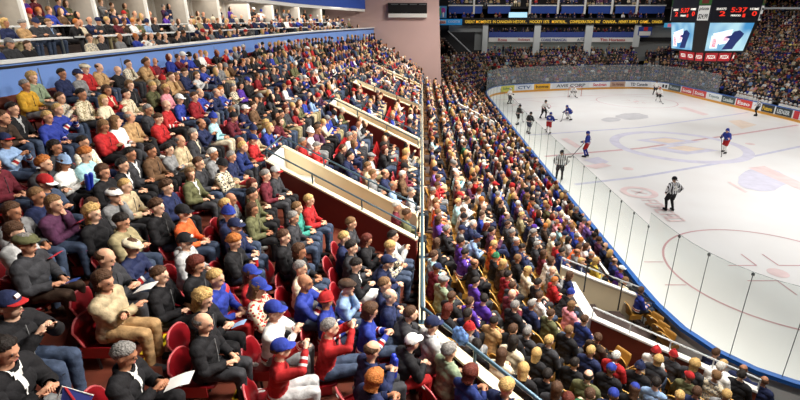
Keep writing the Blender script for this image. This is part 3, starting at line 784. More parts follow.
def quads_line(p, q, w):
    p = Vector(p); q = Vector(q); d = (q - p).normalized(); n = Vector((-d.y, d.x)) * w / 2
    return [tuple(p - n), tuple(q - n), tuple(q + n), tuple(p + n)]
def ringq(cx, cy, r, w, n=72, a0=0, a1=360):
    P = []
    for i in range(n):
        t0 = math.radians(a0 + (a1 - a0) * i / n); t1 = math.radians(a0 + (a1 - a0) * (i + 1) / n)
        P.append([(cx + (r + s * w / 2) * math.cos(t), cy + (r + s * w / 2) * math.sin(t)) for s, t in ((-1, t0), (1, t0), (1, t1), (-1, t1))])
    return P
def zi(u, v): return at_z(u, v, 0)
def polyline_ice(name, pts, w, m, z=.003):
    P = [Vector(zi(*p)) for p in pts]
    return onice(name, [quads_line(P[i], P[i + 1], w) for i in range(len(P) - 1)], m, z)
polyline_ice('far_blue_line', [(530, 135), (546, 134), (640, 127.5), (700, 119.5), (748, 112.5)], .30, M['p_blue'])
polyline_ice('red_line', [(545, 156.5), (560, 155), (640, 148.3), (700, 139.5), (740, 134), (798, 125)], .30, M['p_red'])
polyline_ice('near_blue_line', [(575, 184.5), (600, 181.5), (640, 176.8), (680, 170), (720, 163), (760, 155), (800, 146.5), (860, 135)], .30, M['p_blue'])
polyline_ice('goal_line', [(497, 100), (560, 96.8), (600, 95.2), (662, 94)], .12, M['p_red'])
c0 = Vector(zi(678, 145.5)); onice('centre_ring', ringq(c0.x, c0.y, 4.75, .75), M['p_lav'], .004)
# tinted emblem inside the centre ring: two soft lozenges
def loz(u, v, w, h, m, nm, z=.005):
    x, y = zi(u, v)
    onice(nm, [[(x - w * .2, y - h), (x + w, y - h * .2), (x + w * .2, y + h), (x - w, y + h * .2)]], m, z)
loz(668, 141, 2.6, 1.5, M['p_lav'], 'centre_emblem_ground'); loz(683, 149.5, 2.6, 1.5, M['p_lav'], 'centre_emblem_ground', .0065)
loz(667, 140.5, 1.5, .9, M['p_tan'], 'centre_emblem', .009); loz(686, 148.5, 1.5, .9, M['p_tan'], 'centre_emblem', .010)
def faceoff(cx, cy, r=4.1, dot=.38):
    onice('faceoff_circle', ringq(cx, cy, r, .09), M['p_red']); onice('faceoff_spot', [[(cx + dot * math.cos(t), cy + dot * math.sin(t)) for t in np.linspace(0, 2 * PI, 24, endpoint=False)]], M['p_pink'])
    L = []
    for sx in (-1, 1):
        for sy in (-1, 1):
            L.append(quads_line((cx + sx * .45, cy + sy * .6), (cx + sx * 1.6, cy + sy * .6), .06)); L.append(quads_line((cx + sx * .45, cy + sy * .6), (cx + sx * .45, cy + sy * 1.6), .06))
    for sx in (-1, 1):
        for yy in (-.9, .9): L.append(quads_line((cx + sx * r, cy + yy), (cx + sx * (r + .8), cy + yy), .06))
    onice('faceoff_marks', L, M['p_red'])
fx, fy = zi(778, 273); faceoff(fx, fy)
fx2, fy2 = zi(636, 101.5); faceoff(fx2, fy2, 4.6); fx3, fy3 = zi(514, 105); faceoff(fx3, fy3, 4.2)
for u, v in ((750, 144), (628, 168.8)):
    x, y = zi(u, v); onice('neutral_spot', [[(x + .35 * math.cos(t), y + .35 * math.sin(t)) for t in np.linspace(0, 2 * PI, 20, endpoint=False)]], M['p_pink'])
def blob(u0, v0, u1, v1, m, nm, n=22, seed=1, z=.0045):
    r = random.Random(seed); P = []
    for i in range(n):
        t = 2 * PI * i / n; k = .85 + .15 * r.random(); P.append(zi((u0 + u1) / 2 + (u1 - u0) / 2 * k * math.cos(t), (v0 + v1) / 2 + (v1 - v0) / 2 * k * math.sin(t)))
    onice(nm, [P], m, z)
blob(614, 113, 650, 120, M['p_grey'], 'grey_ice_emblem'); blob(600, 117.5, 622, 122, M['p_grey'], 'grey_ice_emblem', seed=4)
blob(735, 168, 791, 192, M['p_lav'], 'lavender_ice_emblem', seed=2)
onice('pink_ice_band', [[zi(u, v) for u, v in ((748, 168), (764, 166), (800, 182), (800, 190), (786, 184))]], M['p_pink'], .006)
onice('pink_ice_band', [[zi(u, v) for u, v in ((727, 182), (730, 182), (748, 192), (745, 193))]], M['p_pink'], .006)
onice('tan_ice_band', [[zi(u, v) for u, v in ((728, 121), (740, 120), (757, 125), (742, 129))]], M['p_tan'])
onice('pink_ice_band', [[zi(u, v) for u, v in ((678, 107.5), (685, 107), (709, 114.5), (703, 115.5))]], M['p_pink'])
onice('pink_ice_band', [[zi(u, v) for u, v in ((561, 139), (567, 138), (582, 147), (576, 148))]], M['p_pink'])
onice('lavender_ice_band', [[zi(u, v) for u, v in ((583, 160), (598, 157), (609, 162), (600, 166))]], M['p_lav']); onice('pink_ice_band', [[zi(u, v) for u, v in ((584, 166), (603, 163), (612, 166), (596, 169))]], M['p_pink'])
x, y = zi(639, 192.5); onice('round_ice_emblem', ringq(x, y, .85, .35, 40), M['p_pink'])
onice('round_ice_emblem_letter', [quads_line((x - .35, y - .3), (x + .35, y + .3), .14), quads_line((x - .35, y + .3), (x + .35, y - .3), .14)], M['p_pink'])
# the worn letters running down the ice beside the referee
a = Vector(zi(648, 200)); b = Vector(zi(678, 222)); dd = (b - a); L = dd.length; dd.normalize(); nn = Vector((-dd.y, dd.x))
rr = random.Random(5); P = []
for k in range(6):
    s = a + dd * (L * (k + .1) / 6); w_ = L / 6 * .7
    P += [quads_line(s - nn * .4, s + nn * .4, .14), quads_line(s + nn * .4, s + nn * .4 + dd * w_, .12), quads_line(s - nn * (.4 if k % 2 else 0), s - nn * (.4 if k % 2 else 0) + dd * w_, .12)]
    if k % 3: P.append(quads_line(s + dd * w_ - nn * .4, s + dd * w_ + nn * .4, .14))
onice('worn_ice_letters', P, M['p_pink'])

# boards, cap, kick strip, glass
RB = thing('rink_boards', 'white hockey rink boards with blue cap and glass around the ice', 'rink boards', (0, 0, 0))
mb = MB(); ring_strip(mb, 0, .0, 0, 1.05); ring_strip(mb, .14, .0, .14, .80); mb.build('board', M['boardw'], RB)
mb = MB(); ring_strip(mb, -.02, 1.05, .15, 1.05); ring_strip(mb, -.02, 1.12, .15, 1.12); ring_strip(mb, -.02, 1.05, -.02, 1.12); ring_strip(mb, .15, 1.0, .15, 1.12); mb.build('blue_cap', M['boardb'], RB)
mb = MB(); ring_strip(mb, -.015, 0, -.015, .24); ring_strip(mb, -.015, .24, 0, .24); mb.build('kick_strip', M['kick'], RB)
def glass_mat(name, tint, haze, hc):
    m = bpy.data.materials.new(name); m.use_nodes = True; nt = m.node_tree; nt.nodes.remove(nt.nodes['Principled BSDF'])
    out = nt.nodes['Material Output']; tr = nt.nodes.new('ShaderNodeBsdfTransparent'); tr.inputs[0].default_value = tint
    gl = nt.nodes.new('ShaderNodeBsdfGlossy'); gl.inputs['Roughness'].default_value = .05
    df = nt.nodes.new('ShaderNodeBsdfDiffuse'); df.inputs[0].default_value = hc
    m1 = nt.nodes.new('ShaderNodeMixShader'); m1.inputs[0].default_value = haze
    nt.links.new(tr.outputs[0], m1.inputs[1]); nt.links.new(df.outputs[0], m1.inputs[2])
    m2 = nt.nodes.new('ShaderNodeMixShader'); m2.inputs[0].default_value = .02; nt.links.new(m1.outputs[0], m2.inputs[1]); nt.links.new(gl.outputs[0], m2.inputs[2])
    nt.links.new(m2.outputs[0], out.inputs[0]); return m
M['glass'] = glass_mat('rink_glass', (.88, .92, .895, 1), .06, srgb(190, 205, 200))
M['glassfar'] = glass_mat('hazy_rink_glass', (.90, .92, .92, 1), .34, srgb(160, 168, 172))  # grey diffuse share paints reflected haze onto the far panes
M['postgrey'] = mat('post_grey', srgb(104, 112, 112), .4); acc = 0; last = None; n = len(OD); marks = []
for i in range(n):
    a = OD[i]; b = OD[(i + 1) % n]
    marks.append((a, acc)); acc += (b - a).length
tot = acc
def pt(s):
    s %= tot
    for i in range(n):
        if marks[i][1] <= s and (i == n - 1 or marks[i + 1][1] > s):
            a = OD[i]; b = OD[(i + 1) % n]; d = (b - a); d2 = (OD[(i + 1) % n] - OD[i - 1]).normalized()
            return a + d * ((s - marks[i][1]) / d.length), d2
SS = [0]
while SS[-1] < tot - .9:
    p_ = pt(SS[-1])[0]; SS.append(SS[-1] + (1.12 if (p_.y < 17 and p_.x < 13) or (p_.y < 11 and p_.x < 17) else 1.62 if p_.x < 9 and p_.y < 36 else 2.3))
SS[-1] = tot; print('PANES', len(SS) - 1)
for k in range(len(SS) - 1):
    p, d1 = pt(SS[k]); q, d2 = pt(SS[k + 1] if k < len(SS) - 2 else 0); m, d3 = pt((SS[k] + SS[k + 1]) / 2)
    n1 = Vector((-d1.y, d1.x)) * .07; n2 = Vector((-d2.y, d2.x)) * .07; n3 = Vector((-d3.y, d3.x)) * .07
    near = m.y < 13.6; far = m.y > 58 or m.x > 30
    bench = m.x > 30 and 44.5 < m.y < 58
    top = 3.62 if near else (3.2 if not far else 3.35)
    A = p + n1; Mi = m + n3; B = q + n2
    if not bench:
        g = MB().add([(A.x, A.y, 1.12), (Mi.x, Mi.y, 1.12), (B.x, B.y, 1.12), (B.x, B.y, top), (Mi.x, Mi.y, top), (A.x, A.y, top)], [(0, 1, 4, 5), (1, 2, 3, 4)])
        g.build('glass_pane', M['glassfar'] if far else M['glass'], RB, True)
    po = MB(); r_ = .010 if not far else .03
    if not bench:
        po.tube([(A.x, A.y, 1.10), (A.x, A.y, top)], r_, 5)
        if not far: po.obox((A.x, A.y, top - .06), (d1.x * .035, d1.y * .035, 0), (n1.x * .2, n1.y * .2, 0), (0, 0, .035))
        MB().tube([(A.x, A.y, top), (Mi.x, Mi.y, top), (B.x, B.y, top)], .007 if not far else .02, 4).build('glass_edge', M['chrome'], RB) if not far or k % 2 else None
        po.build('glass_post', M['postgrey'] if not far else M['chrome'], RB)
# advertisements on the far and right boards
def advert(u0, u1, v, text, bg, fg, label=None, part2=None, flip=0):
    """find the board stretch whose inner face projects between u0 and u1"""
    best = []
    for uu in (u0, u1):
        c = [(abs(proj(marks[i][0].x, marks[i][0].y, .6)[0] - uu), i) for i in range(n) if (marks[i][0].y > 57 or marks[i][0].x > 33) and abs(proj(marks[i][0].x, marks[i][0].y, .6)[1] - v) < 40]
        i = min(c)[1]; lo = marks[i][1] - .9; hi = marks[i][1] + .9
        for _ in range(24):
            mid = (lo + hi) / 2; pm = pt(mid)[0]
            if proj(pm.x, pm.y, .6)[0] < uu: lo = mid
            else: hi = mid
        best.append(lo)
    s0, s1 = best; a = pt(s0)[0]; b = pt(s1)[0]; d = (b - a).normalized(); nn = Vector((d.y, -d.x)); L = (b - a).length
    cpos = (a + b) / 2 + nn * .05; ang = math.atan2(d.y, d.x)
    root = bpy.data.objects.new('advertisement', MB().box(-L / 2, -.01, .28, L / 2, .045, 1.03).mesh('advertisement', mat('ad_ground', bg, .4))); col.objects.link(root); root.parent = RB
    root.location = (cpos.x, cpos.y, 0); root.rotation_euler = (0, 0, ang)
    if text:
        tm = text_mesh(text, .5, .008, bold=.012, fit=(L * .78, .42)); tm.materials.append(mat('ad_ink', fg, .4))
        o = link('lettering', tm, root); o.location = (0, -.02, .65)
    return root
Wt, Bk = srgb(240, 240, 240), srgb(30, 30, 34)
advert(501, 514, 88, 'Subway', srgb(206, 200, 90), srgb(70, 120, 70)); advert(516, 532, 88, 'CTV', srgb(214, 220, 228), srgb(40, 80, 130))
h_ = advert(534, 550, 87, 'home', srgb(236, 178, 40), srgb(60, 40, 30)); advert(552, 589, 86, 'AVIS CORP', srgb(220, 222, 224), srgb(70, 78, 90))
advert(591, 608, 86, 'Sandman', srgb(240, 238, 238), srgb(190, 50, 70)); advert(610, 625, 86, 'Tim Hortons', srgb(190, 160, 140), srgb(110, 60, 50)); advert(628, 650, 85, 'TD Canada', srgb(234, 234, 236), srgb(60, 66, 76))
advert(662, 668, 88, 'II', srgb(240, 240, 240), Bk); advert(669, 680.5, 90, 'Rona', srgb(70, 82, 84), srgb(190, 200, 200))
advert(682, 693, 93, 'Scotia', srgb(206, 70, 66), Wt); advert(694, 706, 96, 'Scotia', srgb(206, 70, 66), Wt); advert(707.5, 721, 99, 'Toyota', srgb(228, 232, 232), srgb(110, 130, 130))
advert(722, 735, 102, 'Canadian', srgb(60, 74, 74), srgb(200, 208, 204)); advert(736.5, 752, 105, 'Esso', srgb(214, 62, 50), Wt)
advert(762, 774, 110, 'Future', srgb(44, 46, 44), srgb(232, 190, 50)); advert(776, 792, 114, 'LEDGER', srgb(50, 56, 58), srgb(214, 220, 220)); advert(794, 799, 118, '', srgb(196, 40, 50), Wt)

# goal at the far end
gx, gy = zi(574.5, 96.5)
g = thing('hockey_goal', 'red-framed hockey goal with white net in front of far boards', 'goal', (gx, gy, 0), .25)
MB().tube([(-.95, 0, 0), (-.95, 0, 1.22), (.95, 0, 1.22), (.95, 0, 0)], .035, 6).build('goal_frame', mat('goal_red', srgb(190, 40, 40), .4), g)
mb = MB()
for k in range(9):
    x = -.9 + k * .225; mb.tube([(x, 0, 1.2), (x, .5, 1.15), (x, 1.0, .02)], .009, 4)
for z, y in ((1.0, .62), (.75, .75), (.5, .86), (.25, .95)): mb.tube([(-.95, 0, z), (-.9, y, z), (.9, y, z), (.95, 0, z)], .009, 4)
mb.build('net', M['offwhite'], g)

# bench area on the right boards
for (ya, yb_) in ((44.6, 50.2), (51.2, 57.6)):
    t = thing('players_bench', 'long dark bench behind the right boards ' + ('nearer the camera' if ya < 50 else 'nearer the far corner'), 'bench', (37.9, (ya + yb_) / 2, 0)); L = (yb_ - ya) / 2
    MB().box(-.2, -L, .40, .2, L, .47).build('bench_seat', M['black'], t); MB().box(-.15, -L, 0, -.08, -L + .08, .4).box(-.15, L - .08, 0, -.08, L, .4).box(-.04, -.04, 0, .04, .04, .4).build('bench_legs', M['chrome'], t)

# low partition in front of the first row, left lower bowl
pc = thing('front_row_partition', 'low brown partition with white cap behind the rinkside row', 'partition', (6.22, 30, 0))
pts = [(0, -16.2), (0, 25)]
mb = MB(); along(pts, .06, .1, 1.38, 0, mb); mb.build('panel', M['brown_panel'], pc)
mb = MB(); along(pts, .08, 1.38, 1.42, 0, mb); mb.build('cap', M['offwhite'], pc)

# stair opening in the lower bowl near the corner
def gLx(xe, Y): return gL((xe - .42) / .79, Y)
def solveL(u, v, dz=0, zmin=1.33):
    xe = 3; rx = (u - CX) / F; ry = (v - 200) / F
    for _ in range(60):
        zh = max(zmin, 4.1 - .38 * xe) + dz; t = (HC - zh) / (ST + ry * CT); x, y = rx * t, (CT - ry * ST) * t; xe += .35 * (x - gLx(xe, y) - xe)
    return x, y, xe, zh
A = solveL(561, 267, -.25); zA = A[3]; B = solveL(640, 297, -.25); zB = B[3]; Cn = solveL(592, 318, -.30); zC = Cn[3]; Dn = solveL(757, 391, -.25, 1.2); zD = Dn[3]; A, B, Cn, Dn = A[:2], B[:2], Cn[:2], Dn[:2]; print('VZ', zA, zB, zC, zD)
ox, oy = A
v1 = thing('stair_opening', 'cream-walled stair opening among yellow seats near the rink corner', 'stairwell', (ox, oy, 0))
R_ = lambda p: (p[0] - ox, p[1] - oy)
mb = MB(); along([R_(A), R_(B)], .12, .0, [zA, zB], 0, mb); mb.build('far_wall', M['cream'], v1)
mb = MB(); along([R_(A), R_(B)], .18, [zA, zB], [zA + .05, zB + .05], 0, mb); mb.build('cap', M['offwhite'], v1)
mb = MB(); along([R_(Cn), R_(Dn)], .12, .0, [zC, zD], 0, mb); mb.build('near_wall', M['brown_panel'], v1)
mb = MB(); along([R_(Cn), R_(Dn)], .18, [zC, zD], [zC + .05, zD + .05], 0, mb); mb.build('cap', M['offwhite'], v1)
A1 = solveL(570, 282, -.25)[:2]
mb = MB(); along([R_(A1), R_(Cn)], .30, .2, [zA, zC], 0, mb); mb.build('end_wall', M['offwhite'], v1)
mb = MB(); F0 = R_(A1); F1 = R_(B); F2 = R_(Cn); F3 = R_(Dn)
mb.add([(F0[0], F0[1], zA - 1.5), (F1[0], F1[1], zB - .95), (F3[0], F3[1], .2), (F2[0], F2[1], zA - 1.5)], [(0, 3, 2, 1)]); mb.build('ramp', mat('blue_grey_floor', srgb(120, 144, 152), .7, noise=.05), v1)
for P0, P1, z0, z1, nm, mm in ((A, B, zA, zB, 'upper', M['railw']), (Cn, Dn, zC, zD, 'lower', M['railw'])):
    r = MB(); a = Vector((*R_(P0), z0 + .32)); b = Vector((*R_(P1), z1 + .32)); r.tube([a, b], .022, 6)
    for k in range(5): q = a.lerp(b, k / 4); r.tube([q - Vector((0, 0, .32)), q], .018, 6)
    r.build('hand_rail', mm, v1)
r = MB(); a = Vector((F0[0] + .3, F0[1] - .35, 3.0)); b = Vector((F1[0] + .2, F1[1] - .5, 1.4)); r.tube([a, b], .02, 6); r.tube([a - Vector((0, 0, .9)), a], .02, 6); q = a.lerp(b, .5); r.tube([q - Vector((0, 0, .9)), q], .02, 6); r.build('inner_rail', M['black'], v1)
# second lower opening, farther along
A2 = at_z(458, 103, 2.8); B2 = at_z(494, 121.5, 1.7); ox, oy = A2
v2 = thing('stair_opening', 'distant white-walled stair opening among the crowded lower rows', 'stairwell', (ox, oy, 0))
mb = MB(); along([(0, 0), (B2[0] - ox, B2[1] - oy)], .14, 0, [2.8, 1.7], 0, mb); mb.build('far_wall', M['offwhite'], v2)
mb = MB(); along([(0, -1.5), (B2[0] - ox, B2[1] - oy - 1.5)], .14, 0, [2.65, 1.55], 0, mb); mb.build('near_wall', M['offwhite'], v2)
VL = [(Cn, A, Dn, B), (A2, A2, B2, B2)]
def in_vomL(x, y, m=.25):
    # near-corner opening
    if x > A1[0] - .55:
        t = (x - A[0]) / (B[0] - A[0]); yt = A[1] + (B[1] - A[1]) * t; t2 = (x - Cn[0]) / (Dn[0] - Cn[0]); yn = Cn[1] + (Dn[1] - Cn[1]) * t2
        if yn - (1.15 if x > 3.9 else m) < y < yt + m and x < 8.5: return True
    if A2[0] - .5 < x < B2[0] + .3:
        t = (x - A2[0]) / (B2[0] - A2[0]); yt = A2[1] + (B2[1] - A2[1]) * t
        if yt - 1.5 - m < y < yt + m: return True
    return False
print('VOM', A, B, Cn, Dn, A2, B2)
# ------------------------------------------------------------------ far end and right side
EF = []   # stands: (path points, rows, d0, pitch, rise, z0)
far_path = [Vector(p) for p in [(7.7, 52), (7.8, 57), (8.4, 60.5), (9.8, 63.5), (12.1, 65.4), (15.5, 66.7), (19.6, 67.9), (25.8, 69.3), (30.5, 69.8), (33, 69.3), (34.4, 67.0), (34.9, 64), (35.2, 60), (35.9, 53.3), (36.5, 47.8), (36.7, 45.3), (37, 38), (37, 30)]]
def smooth_path(P, it=2):
    for _ in range(it):
        Q = [P[0]]
        for i in range(len(P) - 1): Q += [P[i] * .75 + P[i + 1] * .25, P[i] * .25 + P[i + 1] * .75]
        P = Q + [P[-1]]
    return P
FP = smooth_path(far_path)
def off_path(P, o):
    r = []
    for i, p in enumerate(P):
        d = (P[min(i + 1, len(P) - 1)] - P[max(i - 1, 0)]).normalized(); r.append(p + Vector((-d.y, d.x)) * o)
    return r
i_end = min(range(len(FP)), key=lambda i: abs(FP[i].x - 32) + abs(FP[i].y - 69.6))
segA = FP[:i_end + 1]; segB = FP[i_end:]
i0 = min(range(len(segA)), key=lambda i: abs(segA[i].y - 58))
segA = segA[i0:]
PIT, RISE, D0 = .82, .40, 2.0
SB = 3.0
mb = MB()
for seg, N, d0 in ((segA, 9, D0), (segB, 27, D0 + .8)):
    for k in range(N):
        a = off_path(seg, d0 + PIT * (k - .5)); b = off_path(seg, d0 + PIT * (k + .5)); z = .45 + RISE * k
        strip(mb, [tuple(p) for p in a], [tuple(p) for p in b], z); strip(mb, [tuple(p) for p in b], [tuple(p) for p in b], z, z + RISE)
        if k == 0: strip(mb, [tuple(p) for p in a], [tuple(p) for p in a], 0, z)
struct(mb.build('floor_far_stands', M['deck_dark']))
YB = 78.6
struct(MB().box(-8, 82.5, 0, 62, 83, 16).build('wall_far', M['dark']))
struct(MB().box(62.5, -3, 0, 63, 83, 16).build('wall_right', M['dark']))
struct(MB().box(-16.5, -3, 0, -16, 83, 16).build('wall_left', M['dark']))
struct(MB().box(-16.5, -3, 16, 63, 83, 16.3).build('ceiling', M['dark']))
def R4(u0, v0, u1, v1, Y=YB):
    x0, z1 = at_y(u0, v0, Y); x1, z0 = at_y(u1, v1, Y); return x0, z0, x1, z1
def panel(name, u0, v0, u1, v1, m, Y=YB, th=.3, parent=None):
    x0, z0, x1, z1 = R4(u0, v0, u1, v1, Y); o = MB().box(x0, Y, z0, x1, Y + th, z1).build(name, m, parent); return o
def lettering(parent, s, u0, v0, u1, v1, color, Y, emit=0, fit=True):
    x0, z0, x1, z1 = R4(u0, v0, u1, v1, Y); tm = text_mesh(s, 1, .02, bold=.01, fit=(x1 - x0, z1 - z0)); tm.materials.append(mat('lettering', color, .5, emit=emit))
    o = link('lettering', tm, parent); o.location = ((x0 + x1) / 2, Y - .04, (z0 + z1) / 2); return o
# standing platform, upper floors
x0, z0, x1, z1 = R4(487, 50, 672, 58)
struct(MB().box(x0 - 8, YB - .1, 3.2, x1 + 2, 82.5, 3.95).build('floor_concourse', M['grey']))
struct(MB().box(x0, 82.0, 3.95, x1 + 2, 82.4, 6.4).build('wall_concourse', mat('pale_grey_wall', srgb(150, 156, 150), .7)))
struct(MB().box(x0, YB + .3, 6.15, x1 + 1.5, 82.5, 6.75).build('floor_gallery', M['dark']))
struct(MB().box(2.0, YB + .3, 8.75, 41, 82.5, 9.1).build('floor_press', M['dark']))
struct(MB().box(2.0, YB + 1.3, 11.0, 41, 82.5, 11.25).build('floor_top_gallery', M['dark']))
# gallery band: blue above, white lettered strip below, in three bays
def band(u0, u1, texts, lab):
    x0, z0, x1, z1 = R4(u0, 32, u1, 42)
    t = thing('gallery_band', lab, 'sign band', ((x0 + x1) / 2, YB, z0)); ox, oz = (x0 + x1) / 2, z0
    hw = (x1 - x0) / 2; h = z1 - z0
    MB().box(-hw, -.05, h * .45, hw, .25, h).build('blue_panel', mat('band_blue', srgb(58, 78, 150), .5), t); MB().box(-hw, -.08, 0, hw, .25, h * .45).build('white_strip', M['offwhite'], t)
    for s, ua, ub, c in texts:
        xa = at_y(ua, 38, YB)[0]; xb = at_y(ub, 38, YB)[0]; tm = text_mesh(s, 1, .02, bold=.012, fit=(xb - xa, h * .28)); tm.materials.append(mat('lettering', c, .5)); o = link('lettering', tm, t); o.location = ((xa + xb) / 2 - ox, -.12, h * .225)
    return t
band(489, 534, [('Rona', 498, 507, srgb(180, 40, 50)), ('Sobeys', 518, 530, srgb(180, 40, 50))], 'blue and white sign band left of the second grey column')
band(540, 585, [('CORRIE FINANCIAL', 541, 567, srgb(70, 90, 150)), ('ATS', 577, 584, srgb(40, 60, 110))], 'blue and white sign band between the two middle columns')
band(591, 636, [('Tim Hortons', 600, 625, srgb(190, 40, 50))], 'blue and white sign band with red lettering, rightmost bay')
for i, (u, w, v1) in enumerate(((485, 4, 53), (536.5, 3.3, 60), (588, 3.3, 57), (637, 2.6, 47))):
    x0, z0, x1, z1 = R4(u - w / 2, 25, u + w / 2, v1, YB - .3)
    o = MB().box(-(x1 - x0) / 2, -.15, 0, (x1 - x0) / 2, .15, 8.8 - z0).build('column', mat('column_grey', srgb(212, 216, 214), .6)); o.location = ((x0 + x1) / 2, YB - .2, z0)
    tag(o, ['widest pale grey column, beside the dark corner stairs', 'pale grey column left of the CORRIE FINANCIAL lettering', 'pale grey column between the last two sign bays', 'short narrow grey column beside the hanging shield sign'][i], 'column')
# ribbon board
x0, z0, x1, z1 = R4(462, 18, 663, 24.8, YB - .5)
t = thing('ribbon_board', 'long black ribbon board with yellow text across the far end', 'led sign', (0, 0, 0))
MB().box(x0, YB - .5, z0, x1, YB - .2, z1).build('screen', M['black'], t)
yl = srgb(236, 190, 60)
for s, a, b in (('GREAT MOMENTS', 465, 491), ('IN CANADIAN HISTORY...', 493, 527), ('HOCKEY 1875', 530, 549), ('MONTREAL...', 552, 567), ('CONFEDERATION 1867', 570, 600), ('CANADA...', 603, 617), ('HENRY SUPPLY', 619, 638), ('GAME...', 640, 650), ('CANADA', 652, 662)):
    lettering(t, s, a, 20.2, b, 23.2, yl, YB - .5, emit=.5)
# blue sign and colourful banner at its left end
t = thing('blue_sign', 'blue sign with white and red lettering at the ribbon board end', 'sign', (0, 0, 0))
x0, z0, x1, z1 = R4(434, 19, 462, 25, YB - 1); MB().box(x0, YB - 1, z0, x1, YB - .8, z1).build('sign_panel', mat('sign_blue', srgb(44, 140, 206), .4, emit=.25), t)
panel('white_panel', 436.5, 20.3, 446, 24, M['offwhite'], YB - 1.04, .06, t); lettering(t, 'MEDIA', 437, 21, 445.5, 23.4, srgb(200, 40, 60), YB - 1.06); lettering(t, 'COGECO', 448, 20.5, 460, 22.6, srgb(240, 240, 240), YB - 1.0)
t = thing('painted_banner', 'tall banner with orange, green, blue and purple patches', 'banner', (0, 0, 0))
x0, z0, x1, z1 = R4(434, 6, 446.5, 18, YB - 1); MB().box(x0, YB - 1, z0, x1, YB - .85, z1).build('banner_cloth', mat('banner_blue', srgb(84, 150, 210), .6), t)
for (a, b, c, d_, cc) in ((435, 8, 438, 17, srgb(232, 110, 60)), (438.5, 7, 441.5, 16, srgb(70, 180, 140)), (441, 7.5, 445.5, 13.5, srgb(170, 60, 160)), (442.5, 10, 444, 17.5, srgb(240, 240, 240)), (436, 6.6, 440, 9, srgb(236, 230, 225))):
    e0, f0, e1, f1 = R4(a, b, c, d_, YB - 1.05); MB().ellipsoid(((e0 + e1) / 2, YB - 1.02, (f0 + f1) / 2), (e1 - e0) / 2, .03, (f1 - f0) / 2).build('painted_patch', mat('banner_patch', cc, .6), t)
# top gallery: blue fronts with white ledge
for i, (ua, ub) in enumerate(((449, 482), (488, 510), (531, 556), (562, 583), (589, 611), (616, 634), (640, 664))):
    x0, z0, x1, z1 = R4(ua, 6, ub, 13.5, YB + 1); t = thing('gallery_balcony', 'blue gallery front panel topped by a white ledge above the ribbon board', 'balcony wall', (x0, YB + 1, z0), 0, 'blue gallery fronts above the ribbon board')
    MB().box(0, 0, 0, x1 - x0, .12, z1 - z0).build('blue_panel', mat('gallery_blue', srgb(34, 72, 160), .5), t); MB().box(-.1, -.15, z1 - z0, x1 - x0 + .1, .25, z1 - z0 + .16).build('ledge', M['offwhite'], t)
for i, u in enumerate((474, 530, 558, 585, 612, 637)):
    x0, z0, x1, z1 = R4(u - .9, 0, u + .9, 14, YB + .8); o = MB().box(-.14, -.1, 0, .14, .1, 13.3 - z0).build('gallery_post', M['offwhite']); o.location = ((x0 + x1) / 2, YB + .8, z0)
    tag(o, 'slim white post of the top gallery above the ribbon board', 'post', 'white posts of the top gallery')
x0, z0, x1, z1 = R4(509, 12.3, 527, 17.5, YB)
t = thing('gallery_screen', 'small pale blue lit screen above the ribbon board', 'screen', (x0, YB, z0)); MB().box(0, 0, 0, x1 - x0, .1, z1 - z0).build('screen_face', mat('pale_screen', srgb(170, 215, 235), .4, emit=.8), t); MB().box(-.06, .02, -.06, x1 - x0 + .06, .14, z1 - z0 + .06).build('bezel', M['black'], t)
# grey corner walls
struct(panel('wall_far_left_corner', 449, 25.5, 484, 32, M['grey'], YB)); struct(panel('wall_far_left_corner', 475, 32, 484, 50, M['grey'], YB + .3))
struct(panel('wall_far_left_shade', 437, 25.5, 449, 52, M['dark'], YB + .5))  # dark panel put in as the shade of the corner opening
struct(panel('wall_far_right_corner', 638, 25.5, 684, 60, M['grey'], YB + .6))
mb = MB(); p0 = at_y(448, 31, YB - 1.5); p1 = at_y(471, 53, YB - 4); 
t = thing('stair_rail', 'pale sloping stair rail in the dark far corner', 'railing', (0, 0, 0)); MB().tube([(p0[0], YB - 1.5, p0[1]), (p1[0], YB - 4, p1[1])], .09, 6).build('rail', M['railw'], t); MB().tube([(p1[0], YB - 4, p1[1]), (p1[0], YB - 4, p1[1] - 2)], .08, 6).build('post', M['railw'], t)
mb = MB()
for k in range(11):
    f = k / 11; x = p0[0] - 2.6 + (p1[0] - p0[0]) * f; mb.box(x, YB - 4.5, 0, x + (p1[0] - p0[0]) / 11 + 1.8, YB - .5, p0[1] - 1.0 - (p0[1] - p1[1] + .6) * f)
struct(mb.build('floor_corner_stairs', M['deck_dark']))
t = thing('curved_barrier', 'pale curved barrier wall at the foot of the dark far corner', 'barrier', (0, 0, 0))
mb = MB(); along([at_z(u, v, 3.5) for u, v in ((440, 63.5), (452, 62), (464, 60), (476, 57.5), (486, 55))], .2, 2.2, 3.5, 0, mb); mb.build('wall_panel', M['grey'], t)
